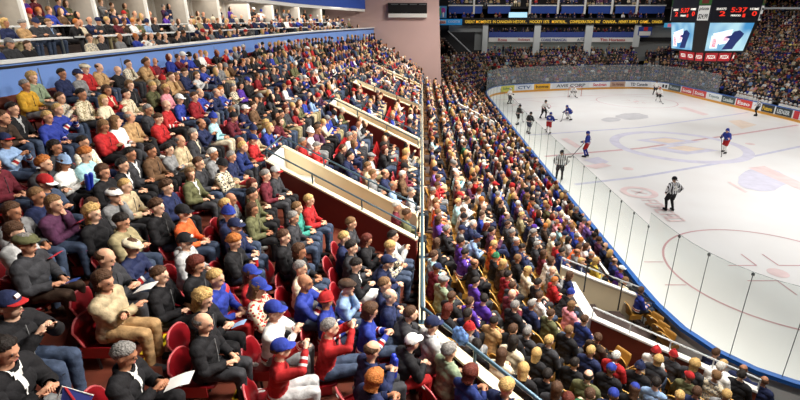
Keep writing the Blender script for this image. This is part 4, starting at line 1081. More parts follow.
# hanging shield sign
x0, z0, x1, z1 = R4(639, 26.8, 651, 37, YB - .4); w_ = (x1 - x0) / 2; h = z1 - z0
t = thing('shield_sign', 'small hanging white sign with blue and red top', 'sign', ((x0 + x1) / 2, YB - .4, z0))
MB().add([(-w_, 0, h), (-w_, 0, h * .2), (-w_ * .5, 0, 0), (w_ * .5, 0, 0), (w_, 0, h * .2), (w_, 0, h)] + [(-w_, .1, h), (-w_, .1, h * .2), (-w_ * .5, .1, 0), (w_ * .5, .1, 0), (w_, .1, h * .2), (w_, .1, h)],
         [(0, 1, 2, 3, 4, 5), (11, 10, 9, 8, 7, 6)] + [(i, 6 + i, 6 + (i + 1) % 6, (i + 1) % 6) for i in range(6)]).build('sign_body', mat('shield_blue', srgb(40, 70, 150), .5), t)
MB().box(-w_ * .85, -.03, h * .14, w_ * .85, 0, h * .55).build('white_field', M['offwhite'], t); MB().box(-w_ * .25, -.03, h * .6, w_ * .35, 0, h * .98).build('red_patch', mat('shield_red', srgb(200, 40, 50), .5), t)
# small lit signs right of it, behind the scoreboard
t = thing('wall_sign', 'small cyan and pink lit wall sign left of the scoreboard', 'sign', (0, 0, 0)); panel('sign_panel', 665, 23, 674.5, 27.5, mat('cyan_sign', srgb(70, 160, 200), .4, emit=.5), YB, .2, t); panel('pink_panel', 668, 23.6, 673, 27, mat('pink_sign', srgb(220, 120, 140), .4, emit=.4), YB - .03, .05, t)
# right stand extras: pale beam near the top, cream stair parapet
P = at_y(756, 8.3, 60); Q = at_y(815, 8.0, 60); o = MB().beam((P[0], 60, P[1]), (Q[0] + 6, 60, Q[1]), .2, .22).build('roof_pipe', M['railw']); tag(o, 'long pale pipe running right from the scoreboard under the roof', 'pipe')
def on_right(u, v):
    """point on the plane through the right stand's heads"""
    rx = (u - CX) / F; ry = (v - 200) / F
    k_ = RISE / PIT; x00 = 36.3 + D0 + .8
    t = (HC - 1.45 + k_ * x00) / (ST + ry * CT + k_ * rx); return rx * t, (CT - ry * ST) * t, HC - (ST + ry * CT) * t
a = on_right(764, 65); b = on_right(793, 48.5)
t = thing('stair_parapet', 'cream sloping stair parapet with self-lit end in the right stand', 'parapet', a); A_ = Vector(a); B_ = Vector(b) - A_
MB().beam((0, 0, -.1), tuple(B_ + Vector((0, 0, -.1))), .5, .9).build('wall_panel', M['cream'], t); MB().box(B_.x - .4, B_.y - .4, B_.z - .2, B_.x + .5, B_.y + .3, B_.z + .55).build('self_lit_end', mat('self_lit_cream', srgb(240, 220, 120), .5, emit=.3), t)  # end block looks lit through its own emission, no lamp there
print('RIGHT', a, b)

# ---- scoreboard over centre ice
SX, SY, SZ0 = at_z(714.5, 62, 5.9)[0], at_z(706, 62, 5.9)[1] + 1.5, 5.9
sb = thing('scoreboard', 'black four-sided scoreboard with two lit video screens above the ice', 'scoreboard', (SX, SY, SZ0))
def face_pts(zb):   # octagon in local coords with taper; z from 0 bottom to 6.2 top
    s = .86 + .14 * min(1, (zb) / 3.2); return s
ANG = math.radians(-28)
def oct_(s, hw=1.92, ch=.66):
    # corner-cut square
    a = hw * s; c = (hw + ch) * s
    P = [(-a, -c), (a, -c), (c, -a), (c, a), (a, c), (-a, c), (-c, a), (-c, -a)]
    return [(x * math.cos(ANG2) - y * math.sin(ANG2), x * math.sin(ANG2) + y * math.cos(ANG2)) for x, y in P]
ANG2 = math.radians(1.5)
def oct_shell(name, z0, s0, z1, s1, m):
    A = oct_(s0); B = oct_(s1); vs = [(x, y, z0) for x, y in A] + [(x, y, z1) for x, y in B]
    return MB().add(vs, [tuple(range(8))[::-1], tuple(range(8, 16))] + [(i, (i + 1) % 8, 8 + (i + 1) % 8, 8 + i) for i in range(8)]).build(name, m, sb)
oct_shell('screen_body', .85, .90, 3.35, 1.04, M['black']); oct_shell('header_body', 3.35, 1.06, 6.2, 1.10, mat('scoreboard_navy', srgb(16, 18, 34), .5)); oct_shell('lower_ring', 0, .64, .85, .68, mat('ring_dark', srgb(40, 14, 18), .5))
def on_face(fi, z0, s0, z1, s1, fx0, fx1, fz0, fz1, out=.02):
    """quad on facet fi, in facet fractions"""
    A = oct_(s0); B = oct_(s1); i = fi; j = (fi + 1) % 8
    a0 = Vector((*A[i], z0)); a1 = Vector((*A[j], z0)); b0 = Vector((*B[i], z1)); b1 = Vector((*B[j], z1))
    def P(x, z): return a0.lerp(a1, x).lerp(b0.lerp(b1, x), z)
    nrm = (a1 - a0).cross(b0 - a0).normalized()
    q = [P(fx0, fz0), P(fx1, fz0), P(fx1, fz1), P(fx0, fz1)]; return [p + nrm * out for p in q], nrm
def facet_box(name, fi, rng, box, m, out=.02, th=.03, parent=None):
    q, nrm = on_face(fi, *rng, *box, out); vs = [tuple(p) for p in q] + [tuple(p + nrm * th) for p in q]
    return MB().add(vs, [(3, 2, 1, 0), (4, 5, 6, 7), (0, 1, 5, 4), (1, 2, 6, 5), (2, 3, 7, 6), (3, 0, 4, 7)]).build(name, m, parent or sb)
def facet_text(s, fi, rng, box, m, out=.05):
    q, nrm = on_face(fi, *rng, *box, out); X = (q[1] - q[0]); Z = (q[3] - q[0]); w = X.length; h = Z.length
    tm = text_mesh(s, 1, .01, bold=.015, fit=(w, h)); tm.materials.append(m); o = link('lettering', tm, sb)
    X.normalize(); Zv = nrm.cross(X).normalized() * -1 if False else (Z - X * Z.dot(X)).normalized()
    c = (q[0] + q[1] + q[2] + q[3]) / 4; o.matrix_local = Matrix((( X.x, -nrm.x, Zv.x, c.x), (X.y, -nrm.y, Zv.y, c.y), (X.z, -nrm.z, Zv.z, c.z), (0, 0, 0, 1))); return o
def video_mat():
    m, nt, b = new_mat('video_picture'); b.inputs['Base Color'].default_value = (0, 0, 0, 1)
    tc = nt.nodes.new('ShaderNodeTexCoord'); n = nt.nodes.new('ShaderNodeTexNoise'); n.inputs['Scale'].default_value = .55; n.inputs['Detail'].default_value = 1
    nt.links.new(tc.outputs['Object'], n.inputs['Vector']); r = nt.nodes.new('ShaderNodeValToRGB'); e = r.color_ramp.elements
    e[0].position = .38; e[0].color = srgb(70, 150, 205); e[1].position = .62; e[1].color = srgb(190, 232, 245)
    nt.links.new(n.outputs['Fac'], r.inputs['Fac']); nt.links.new(r.outputs['Color'], b.inputs['Emission Color']); b.inputs['Emission Strength'].default_value = 1.0; return m
VM = video_mat(); scr = (.85, .90, 3.35, 1.04); hd = (3.35, 1.06, 6.2, 1.10); rg = (0, .64, .85, .68)
em = lambda nm, c, e=.9: mat(nm, c, .4, emit=e)
E_w, E_n, E_r, E_p = em('video_white', srgb(232, 240, 250)), em('video_navy', srgb(30, 46, 104), .6), em('video_red', srgb(210, 70, 80)), em('video_pink', srgb(240, 180, 200))
digit = em('red_digits', srgb(235, 50, 34), .9); whitet = em('white_caption', srgb(235, 230, 220), .8)
for fi, tag_ in ((7, 'l'), (0, 'm'), (1, 'r')): pass
MAIN = [0, 6]      # facets that carry the video: right-facing and left-facing as seen from the camera
for fi in (0, 6, 2, 4):
    v = facet_box('video_screen', fi, scr, (.03, .97, .06, .95), VM)
    facet_box('picture_card', fi, scr, (.22, .80, .20, .72), E_w, .055, .004, v) if False else None
    MBq = lambda box, m, nm: facet_box(nm, fi, scr, box, m, .052, .004)
    MBq((.12, .30, .14, .55), E_w, 'picture_card'); MBq((.16, .25, .18, .46), E_r, 'picture_sign')
    q, nrm = on_face(fi, *scr, .03, .97, .06, .95, .056)
    def poly(pts, m, nm, o=.0):
        a = q[0]; X = q[1] - q[0]; Z = q[3] - q[0]; MB().add([tuple(a + X * x + Z * z + nrm * o) for x, z in pts], [tuple(range(len(pts)))]).build(nm, m, sb)
    poly([(.12, .62), (.62, .78), (.60, .30), (.34, .22)], E_w, 'picture_board', .001); poly([(.44, .50), (.56, .58), (.54, .36), (.40, .34)], E_p, 'picture_patch', .003)
    poly([(.44, .50), (.60, .56), (.66, .70), (.80, .74), (.93, .62), (.90, .52), (.78, .28), (.70, .06), (.42, .04), (.50, .22), (.58, .44)], E_n, 'picture_figure', .006)
    # header: digits and captions
    facet_text('SHOTS' if fi == 0 else 'GUEST', fi, hd, (.10, .30, .30, .36), whitet); facet_text('2', fi, hd, (.18, .30, .14, .27), digit); facet_text('5:37', fi, hd, (.40, .72, .24, .37), digit)
    facet_text('HOME', fi, hd, (.78, .96, .30, .36), whitet); facet_text('0', fi, hd, (.84, .94, .14, .27), digit); facet_text('PERIOD', fi, hd, (.42, .62, .13, .18), whitet); facet_text('1', fi, hd, (.66, .71, .11, .20), digit)
for fi in (7, 1, 3, 5):
    facet_box('price_sign', fi, hd, (.08, .92, .02, .42), em('price_sign', srgb(214, 214, 210), .35)); facet_text('pizza', fi, hd, (.15, .85, .28, .38), M['black'], .06); facet_text('$24.99', fi, hd, (.15, .85, .05, .20), M['black'], .06)
    facet_box('green_sign', fi, hd, (.05, .95, .44, .98), mat('sign_green', srgb(50, 110, 50), .5)); facet_box('sign_picture', fi, hd, (.25, .75, .48, .9), mat('sign_brown', srgb(120, 50, 40), .5), .05, .01)
for fi in range(8):
    pr = [(.06, .48), (.52, .94)] if fi in (0, 2, 4, 6) else [(.05, .95)]
    for a_, b_ in pr:
        facet_box('red_ring_panel', fi, rg, (a_, b_, .12, .92), em('ring_red', srgb(186, 34, 44), .35)); facet_text('PIZZA', fi, rg, (a_ + .06, b_ - .06, .35, .70), whitet)
mb = MB()
for x, y in ((1.2, 1.2), (-1.2, 1.2), (1.2, -1.2), (-1.2, -1.2)): mb.tube([(x, y, 6.2), (x, y, 16 - SZ0)], .03, 6)
mb.build('hanging_cables', M['black'], sb)
# ------------------------------------------------------------------ seats
M['seat_red'] = mat('seat_red_plastic', srgb(150, 20, 30), .32, spec=.6); M['seat_rim_lit'] = mat('seat_rim_highlight', srgb(206, 96, 100), .3)  # paler rim colour paints the highlight along the seat back edge
M['seat_yel'] = mat('seat_yellow_plastic', srgb(160, 114, 46), .35); M['seat_yrim'] = mat('seat_yellow_rim_lit', srgb(208, 160, 78), .35)  # yellow edge, painted brighter than the body as if catching light
def seat_back(w=.232, h=.38, rim=False):
    """curved shell backrest with rounded top"""
    mb = MB(); nu, nv = 10, 8; F_, B_ = [], []
    for lay, t in ((0, 0), (1, .028)):
        for j in range(nv + 1):
            z = j / nv
            for i in range(nu + 1):
                y = -1 + 2 * i / nu
                hz = h * (1 - .28 * abs(y) ** 3.5)
                ww = w * (.86 + .14 * math.sin(min(1, z * 1.3) * PI / 2))
                x = -.26 - z * h * .22 + .045 * y * y - t + .02 * math.sin(z * PI)
                (F_ if lay == 0 else B_).append((x, y * ww, .40 + z * hz))
    n = nu + 1; vs = F_ + B_; o = len(F_)
    fs = [(j * n + i, j * n + i + 1, (j + 1) * n + i + 1, (j + 1) * n + i) for j in range(nv) for i in range(nu)]
    fs += [(o + j * n + i, o + (j + 1) * n + i, o + (j + 1) * n + i + 1, o + j * n + i + 1) for j in range(nv) for i in range(nu)]
    mb.add(vs, fs)
    edge = [j * n for j in range(nv + 1)] + [nv * n + i for i in range(1, nu + 1)] + [j * n + nu for j in range(nv - 1, -1, -1)]
    mb.add([vs[i] for i in edge] + [vs[o + i] for i in edge], [(i, i + 1, len(edge) + i + 1, len(edge) + i) for i in range(len(edge) - 1)])
    rim = MB().tube([Vector(vs[i]) - Vector((.014, 0, 0)) for i in edge], .016, 6)
    return mb, rim
def seat_pan(up=False):
    mb = MB(); nu, nv = 8, 6; vs = []
    for lay in (0, -.035):
        for j in range(nv + 1):
            for i in range(nu + 1):
                x = j / nv; y = -1 + 2 * i / nu
                w = .215 * (1 - .12 * abs(2 * x - 1) ** 3)
                vs.append((-.24 + x * .42, y * w, .425 + .018 * y * y - .012 * math.sin(x * PI) + lay))
    n = nu + 1; o = n * (nv + 1)
    fs = [(j * n + i, (j + 1) * n + i, (j + 1) * n + i + 1, j * n + i + 1) for j in range(nv) for i in range(nu)]
    fs += [(o + j * n + i, o + j * n + i + 1, o + (j + 1) * n + i + 1, o + (j + 1) * n + i) for j in range(nv) for i in range(nu)]
    ed = [i for i in range(n)] + [j * n + nu for j in range(1, nv + 1)] + [nv * n + i for i in range(nu - 1, -1, -1)] + [j * n for j in range(nv - 1, 0, -1)]
    fs += [(ed[k], ed[(k + 1) % len(ed)], o + ed[(k + 1) % len(ed)], o + ed[k]) for k in range(len(ed))]
    if up:
        a = math.radians(-68); c, s = math.cos(a), math.sin(a)
        vs = [((x + .24) * c + (z - .42) * -s * -1 - .23, y, .42 + -(x + .24) * s + (z - .42) * c) for x, y, z in vs]
    mb.add(vs, fs); return mb
sbk, srim = seat_back(); SM = {}
for kname, m0, m1 in (('red', M['seat_red'], M['seat_rim_lit']), ('yellow', M['seat_yel'], M['seat_yrim'])):
    SM[kname] = dict(back=sbk.mesh('backrest_mesh', m0, True), rim=srim.mesh('rim_mesh', m1, True), pan=seat_pan().mesh('seat_pan_mesh', m0, True), up=seat_pan(True).mesh('seat_pan_up_mesh', m0, True),
                     side=MB().prism([(-.30, -.236), (.10, -.236), (.10, -.222), (-.30, -.222)], .30, .46).box(-.16, -.236, .385, -.12, .236, .40).prism([(-.30, .222), (.10, .222), (.10, .236), (-.30, .236)], .30, .46).mesh('side_bracket_mesh', m0),
                     foot=MB().tube([(-.10, .20, 0), (-.12, .20, .36)], .018, 6).tube([(-.10, -.20, 0), (-.12, -.20, .36)], .018, 6).tube([(-.115, -.20, .30), (-.115, .20, .30)], .016, 6).mesh('bracket_mesh', M['black']),
                     plate=MB().box(-.005, -.035, 0, .005, .035, .03).mesh('number_plate_mesh', M['offwhite']))
def seat(x, y, z, rz, colr, label, empty=False):
    t = thing('stadium_seat', label, 'seat', (x, y, z), rz, f'{colr} stadium seats'); S = SM[colr]
    b = link('backrest', S['back'], t); link('rim', S['rim'], b); link('seat_pan', S['up'] if empty else S['pan'], t); link('side_bracket', S['side'], t); link('floor_bracket', S['foot'], t)
    link('number_plate', S['plate'], b, Matrix.Translation((-.375, 0, .74)) @ Matrix.Rotation(-.2, 4, 'Y'))
    return t
def lo_seat(up):
    s = MB(); vs = [(-.27, -.23, .40), (-.27, .23, .40), (-.37, .23, .80), (-.36, .12, .84), (-.36, -.12, .84), (-.37, -.23, .80)]
    vs2 = [(x - .03, y, z) for x, y, z in vs]; s.add(vs + vs2, [(0, 1, 2, 3, 4, 5), (11, 10, 9, 8, 7, 6)] + [(i, 6 + i, 6 + (i + 1) % 6, (i + 1) % 6) for i in range(6)])
    if up: s.box(-.26, -.21, .42, -.18, .21, .80)
    else: s.box(-.26, -.21, .40, .16, .21, .44)
    return s
LOS = {False: lo_seat(False), True: lo_seat(True)}

# ------------------------------------------------------------------ people placed from what the photograph shows: u, v of head, hair, top, garment, legs, pose, skin / extras
U = """24 81 sg mustard jacket grey lap|33 80 cy sage jacket grey lap|62 74 sd navy sweater denim lap|77 71 ca:navy:sb:navy:white grey sweater denim turned|117 68 bald black jacket denim hold|128 63 sb grey plaid_shirt charcoal chin
13 110 sd black jacket denim lap light_grey|3 118 sb dark_brown jacket denim forward|47 115 sy royal_blue jersey denim lap|57 106 sy royal_blue jersey denim clap|61 97 sb light_grey plaid_shirt denim clap|87 97 sd khaki patterned_jacket charcoal lap|97 96 ly cream plaid_shirt navy lap
107 92 lb red jacket navy crossed cream|126 93 sd beige patterned_jacket denim lap|148 110 sg charcoal jacket charcoal lap|158 118 sb red jacket charcoal hold|155 86 sy olive jacket black hold|163 89 sy pink sweater denim lap|176 75 sl brown jacket denim lap|185 73 sb navy jacket denim hold
196 73 sl light_grey shirt denim clap|203 69 sb royal_blue jersey denim clap|182 99 ca:white:sg:white royal_blue jersey denim lap|192 98 sb dark_red jacket denim lap|200 94 rg royal_blue jersey grey clap|213 118 be:royal_blue:sb aqua shirt cream lap|220 89 sr royal_blue jersey black clap|233 85 sg charcoal plaid_shirt charcoal crossed
240 83 bd2 purple jacket black lap|247 80 ca:royal_blue:sb:royal_blue:white black jacket black hold|245 108 ca:white:sg:white navy jacket khaki forward|253 104 sb brown jacket khaki lap|4 137 ca:navy:sb:red light_blue jersey denim clap|56 146 ld charcoal jacket black lap|47 160 cr charcoal jacket charcoal forward|67 158 be:light_blue:lb white sweater black hold
83 141 sd white patterned_jacket navy lap|76 156 cr aqua sweater navy hold|45 182 ca:red:sb:white denim jacket denim hold|38 199 sl navy jacket denim lap|104 172 bo black sweater black lap|122 163 sd black jacket black lap white|134 154 sd charcoal jacket black lap white|119 186 sy beige jacket black lap
114 193 fl:white:sb grey jacket charcoal chin|98 200 lb black jacket denim lap|147 151 sd brown jacket black lap|168 147 sd grey sweater black crossed|180 141 rg beige jacket beige lap|193 134 sg charcoal jacket grey lap cream|215 154 sw grey jacket khaki lap white|229 152 sg navy jacket cream lap|202 163 sb charcoal jacket denim lap|219 165 be:black:sb charcoal plaid_shirt denim hold
253 138 ca:dark_blue:sb:dark_blue red jacket denim lap|167 187 cb navy hoodie black lap|230 199 bald grey jacket denim lap|267 175 sg maroon sweater charcoal lap|274 171 ca:light_grey:sb:red charcoal jacket black lap|251 193 sd olive jacket black lap|252 182 lr brown jacket black lap
22 210 lb grey jacket denim lap|45 204 ll plum jacket denim chin|14 229 bo light_grey shirt denim hold|26 245 fl:olive:sg charcoal coat dark_brown lap|98 212 cy black sweater denim lap|116 221 sd khaki jacket denim hold|131 244 fl:cream:sb navy jersey denim hold|106 263 rb charcoal jacket charcoal hold|104 282 bo beige coat tan crossed
162 208 cb black jacket denim lap|178 213 ca:black:sd:black orange sweater denim lap|184 237 ca:black:sb:black:white light_grey hoodie grey lap|227 203 sy dark_brown jacket denim lap|229 214 be:royal_blue:sb navy hoodie denim lap|234 222 ca:navy:sb:navy:white navy jacket denim lap|234 239 cr black jacket denim hold|252 206 lb olive jacket black lap
188 268 br black jacket black hold|168 268 sb black jacket black lap|10 307 ca:navy:sb:red:white black jacket denim clap|203 297 cy black jacket black hold|215 279 sy royal_blue sweater red lap|203 320 rg black jacket charcoal lap|250 271 ca:royal_blue:lb:royal_blue red jersey navy lap|258 289 ca:royal_blue:ll:royal_blue red plaid_shirt black hold|274 312 ca:royal_blue:sb:royal_blue white jersey grey clap
4 354 sd black jacket grey hold white|124 353 sg black jacket black hold white|158 398 rb black jacket black hold white|281 345 ca:royal_blue:sb:royal_blue red jersey light_grey cheer|330 327 sg red sweater denim cheer|305 284 bald royal_blue jersey denim clap|326 299 be:red:sb royal_blue jersey denim turned|347 285 fl:dark_brown:sb light_blue sweater denim chin
356 262 sd black jacket white hold white|370 312 bo royal_blue jersey denim hold|385 283 sl navy jacket charcoal lap|390 295 rg navy jacket charcoal lap|411 311 sb charcoal jacket black forward|372 351 rb navy jacket charcoal hold|375 379 gi navy jacket denim hold|413 339 ca:white:sb:white black jacket red forward
432 326 ca:navy:sb:navy:white light_grey jacket black lap|450 348 cg sage jacket charcoal lap|471 371 br dark_blue sweater charcoal hold|506 389 sy navy jacket charcoal hold|297 207 sl teal jacket denim lap|293 216 sg charcoal jacket denim lap|309 199 sy red jacket denim lap|351 223 sl charcoal jacket black lap|345 237 sy navy jacket black lap
352 248 sd charcoal jacket black lap|366 237 lr black jacket black hold|393 236 sd light_grey jacket denim clap|390 247 sy navy plaid_shirt denim hold|387 261 ca:navy:sd:navy navy jacket denim forward|286 239 sb black jacket denim lap|297 251 bo black jacket denim lap|300 263 sg cream sweater grey lap|407 214 sb olive coat black lap|397 204 sw maroon sweater denim lap
303 143 sg red jacket denim lap|309 152 sg red jacket navy hold|343 147 sb black jacket denim forward|350 156 sd navy jacket denim forward|371 155 fl:grey:sg light_grey jacket khaki lap|368 167 sl beige jacket black lap|372 177 sl grey jacket charcoal lap|385 174 rb navy jacket black clap|393 185 rg light_blue shirt charcoal lap|411 191 sg light_grey shirt black turnedr"""
L = """458 203 sy aqua jacket black lap|463 210 sb light_grey jacket black hold|462 228 ca:navy:sb:navy grey jacket black lap|461 243 sd purple jersey charcoal lap|465 253 sd purple jersey charcoal hold|437 241 lb black jacket black turned|434 255 cb aqua jacket black lap|487 225 lr black jacket charcoal hold|482 215 sb royal_blue sweater denim lap|494 245 sy orange jacket grey lap|496 255 be:green:sb black sweater grey lap
512 233 sg black jacket grey lap|508 223 sb charcoal jacket charcoal lap|518 258 sl black jacket charcoal lap|537 244 sg charcoal jacket charcoal lap|534 228 ca:purple:sb:white light_grey hoodie charcoal lap|553 237 sw cream sweater khaki lap|558 245 sd red jacket denim lap|522 216 sy khaki jacket grey lap|530 222 sb navy jacket denim lap
437 268 ca:navy:sb:navy maroon jacket black hold|443 280 fl:grey:sg sage jacket charcoal lap|452 295 sb black jacket grey hold|452 310 lr black jacket black hold|463 314 sd navy sweater black lap|476 280 sd purple jersey charcoal lap|484 299 sd purple jersey charcoal turned|496 320 sd tan jacket black hold|508 276 sd dark_red jacket black lap white|512 295 bald maroon jacket black lap|515 307 sg black jacket grey lap
512 332 sb black jacket black lap|528 271 ly cream hoodie charcoal lap|538 284 sd black jersey charcoal lap|555 279 sr red jacket denim lap|551 313 sb olive jacket denim lap|528 331 sg charcoal jacket black lap|513 340 ld cream coat black lap|523 369 ly black jacket black hold|537 351 ly black jacket black lap|548 341 sy charcoal jacket black lap
575 361 sd black jacket black lap|591 351 sy navy jacket black lap|588 377 rd olive jacket black lap|598 337 sb dark_brown jacket black turned|611 369 ca:royal_blue:sb:royal_blue:white black jacket charcoal lap|616 356 sw red jacket denim lap|613 396 ca:royal_blue:sb:white navy jacket denim lap|635 388 ca:royal_blue:lb:royal_blue:white black jacket denim hold|640 367 be:navy:sb black jacket black lap
656 351 be:red:sb white jacket orange lap|674 353 be:red:sb charcoal jacket black turned|557 388 lb charcoal jacket denim lap|663 386 sd light_blue shirt denim lap|690 375 ca:red:sb:red olive jacket charcoal turned|701 366 cy charcoal jacket black lap|714 371 sl grey patterned_jacket black turned|716 353 sb navy jersey black lap|722 371 sw white jacket black lap|729 367 sy white jacket black lap
734 373 sd black jacket black lap|727 394 sy grey jacket black lap|746 371 rb navy jacket black lap|757 376 rb navy jacket black lap|572 304 ll pink hoodie denim lap|585 319 sb dark_blue sweater denim lap|569 331 sl black jacket charcoal lap|641 291 sb royal_blue jersey denim turned|626 279 sl cream jacket khaki lap|570 276 lb navy jacket denim lap|532 303 sg navy jacket denim lap
433 191 sg cream sweater denim crossed|438 178 sb red jacket black lap|455 172 ca:white:sb:white black sweater black lap|470 184 sg plum sweater black lap|697 391 sb navy jacket black lap|673 391 sy charcoal jacket black hold|548 372 sd black jacket black lap|470 300 sb purple jersey charcoal lap|500 354 lb cream jacket black hold|479 345 sd black coat black turned"""
def solve(u, v, a, b):
    """head point on the slope z = a - b*x (a at x = 0)"""
    rx = (u - CX) / F; ry = (v - 200) / F
    t = (HC - a) / (ST + ry * CT - b * rx); return rx * t, (CT - ry * ST) * t
def parse(s):
    for line in s.replace('\n', '|').split('|'):
        p = line.split()
        if len(p) < 7: continue
        yield float(p[0]), float(p[1]), p[2].replace('_', ' '), p[3].replace('_', ' '), p[4].replace('_', ' '), p[5].replace('_', ' '), p[6], (p[7].replace('_', ' ') if len(p) > 7 else None)
rnd = random.Random(11)
people = []     # dict(x, y, z, rz, sec, spec)
def faceU(x, y): return math.radians(34) * max(0, min(1, (6.6 - y) / 2 + (x + .9) * .55)) if y < 7.2 else 0
def faceL(x, y):
    return math.radians(10 + 48 * max(0, min(1, (11 - y) / 4.5))) if y < 11 else math.radians(10 * max(0, min(1, (14 - y) / 3)))
SC = 1.05
def placeU(u, v):
    x, y = solve(u, v, 4.735, .33); e = -(x - gU(y)); k = min(range(9), key=lambda i: abs(e - XU[i]))
    return x - .12, y, (zU(XU[k]) - .03 if abs(e - XU[k]) < .25 else zU(e) - .03), faceU(x, y)
def placeL(u, v):
    x, y, xe, zh = solveL(u, v); return x - .1, y, max(zh - 1.17, .14), faceL(x, y)
for sec, src in (('U', U), ('L', L)):
    for u, v, h, c, g_, l, ps, sh in parse(src):
        x, y, z, rz = (placeU if sec == 'U' else placeL)(u, v)
        people.append(dict(x=x, y=y, z=z, rz=rz, sec=sec, hair=h, top=c, g=g_, leg=l, pose=ps, shirt=sh, hand=1, uv=(u, v), tu=u, tv=v))
def head_uv(q):
    h = body(q['pose'])['hm'].translation; s = SC if q['sec'] == 'U' else .97; cc, ss = math.cos(q['rz']), math.sin(q['rz'])
    return proj(q['x'] + (h.x * cc - h.y * ss) * s, q['y'] + (h.x * ss + h.y * cc) * s, q['z'] + (h.z + .02) * s)
def seat_heads():
    for q in people:
        for _ in range(4):
            u, v = head_uv(q); q['tu'] += (q['uv'][0] - u) * .8; q['tv'] += (q['uv'][1] - v) * .8
            q['x'], q['y'], q['z'], q['rz'] = (placeU if q['sec'] == 'U' else placeL)(q['tu'], q['tv'])
def apart():
    for i in range(len(people)):
        for j in range(i):
            a, b = people[i], people[j]
            if a['sec'] != b['sec']: continue
            dx, dy = a['x'] - b['x'], a['y'] - b['y']; d = math.hypot(dx, dy)
            if 1e-4 < d < .44:
                q = (.44 - d) / 2 / d; a['x'] += dx * q; a['y'] += dy * q; b['x'] -= dx * q; b['y'] -= dy * q
seat_heads()
for it in range(5): apart()
for q in people:
    if q['sec'] == 'U':
        for xb, yb, yf, w in VOMU:
            yy = yf + (yb - yf) * (q['x'] / xb)
            if xb - .3 < q['x'] < -1.25 and yy - .3 < q['y'] < yy + w + .42: q['y'] = yy - .32 if q['y'] < yy + .25 else yy + w + .44
for it in range(2): apart()
DARKS = ['black'] * 5 + ['charcoal'] * 3 + ['navy'] * 4 + ['dark blue', 'dark brown', 'brown', 'olive', 'grey', 'grey', 'plum', 'maroon']
BR = ['royal blue'] * 5 + ['red'] * 3 + ['white'] * 3 + ['cream', 'beige', 'tan', 'light grey', 'light blue', 'khaki', 'dark red', 'purple', 'denim']
BRL = ['royal blue'] * 3 + ['red'] * 4 + ['white'] * 3 + ['cream', 'beige', 'tan', 'light grey', 'light blue', 'purple', 'purple', 'orange', 'pink', 'aqua', 'green', 'khaki', 'yellow', 'violet']
HRS = ['sd', 'sb', 'sb', 'sl', 'sg', 'sy', 'rg', 'rb', 'bald', 'lb', 'll', 'ly', 'ld', 'bo', 'cb', 'cy', 'cg', 'br', 'sw', 'sr', 'by', 'rd', 'bd2']
HTS = ['ca:navy:sb:navy', 'ca:royal blue:sb:royal blue', 'ca:white:sb:white', 'ca:red:sb:red', 'ca:black:sd:black', 'be:black:sb', 'be:red:sb', 'be:navy:sb', 'ca:grey:sg:grey', 'fl:grey:sg', 'be:royal blue:sb', 'fl:cream:sg', 'be:white:sy']
PSL = ['lap'] * 4 + ['apart', 'apart', 'crossed', 'forward', 'forward', 'clap', 'hold', 'hold', 'chin', 'cup', 'turned', 'turnedr']
LG = ['denim'] * 5 + ['black'] * 4 + ['charcoal'] * 3 + ['khaki', 'grey', 'navy', 'beige']
def rand_spec(sec, r):
    c = r.choice(DARKS) if r.random() < (.72 if sec == 'U' else .60) else r.choice(BR if sec == 'U' else BRL)
    g_ = 'jersey' if c in ('royal blue', 'purple') and r.random() < .75 or (c in ('white', 'red') and r.random() < .25) else r.choice(['jacket', 'jacket', 'sweater', 'coat', 'hoodie', 'shirt'] if c not in ('cream', 'beige', 'grey', 'khaki') else ['jacket', 'plaid shirt', 'sweater', 'patterned jacket'])
    h = r.choice(HTS) if r.random() < .2 else r.choice(HRS)
    return dict(hair=h, top=c, g=g_, leg=r.choice(LG), pose=r.choice(PSL), shirt=r.choice([None] * 5 + ['white', 'light blue']) if g_ == 'jacket' else None)
def free(x, y, sec, m=.47, mx=.75):
    for q in people:
        if q['hand'] and q['sec'] == sec and abs(q['y'] - y) < m and abs(q['x'] - x) < mx: return False
    return True
empties = []
for k in range(9):
    y = 6.3 + .2 * (k % 3)
    while y < 48.9:
        x = -XU[k] * sU(y) + gU(y)
        if not in_vomU(x, y):
            if abs(y - 6.9) < .35 and k > 1: pass
            elif free(x, y, 'U'):
                if rnd.random() < (.90 if y > 12 else .84): people.append(dict(x=x, y=y, z=zU(XU[k]) - .03, rz=faceU(x, y), sec='U', hand=0, **rand_spec('U', rnd)))
                else: empties.append((x, y, zU(XU[k]) - .03, faceU(x, y), 'red'))
        y += .545 if y > 14 else .56
LIM = [3.2, 3.2, 3.2, 3.2, 3.4, 3.6, 4, 4.4, 9.8]
for k in range(9):
    y = LIM[k]
    while y < 58:
        x = XL[k] + gL(k, y)
        if not in_vomL(x, y) and x > .72 * (7.15 - y) + .45:
            if free(x, y, 'L', .42, .42):
                if rnd.random() < ((.93 if y > 12 else .86) if k else .5): people.append(dict(x=x, y=y, z=zL(XL[k]), rz=faceL(x, y), sec='L', hand=0, **rand_spec('L', rnd)))
                elif k: empties.append((x, y, zL(XL[k]), faceL(x, y), 'yellow'))
        y += .50 if y > 12 else .52
for u, v, zz in ((652, 316, .55), (658, 325, .55), (664, 334, .55), (670, 342, .55)):
    x, y = at_z(u, v, zz); empties.insert(0, (x, y, .16, math.radians(25), 'yellow'))
for u, v in ((629, 336), (603, 330)):
    x, y, xe, zh = solveL(u, v); empties.insert(0, (x, y, zh - 1.17, faceL(x, y), 'yellow'))
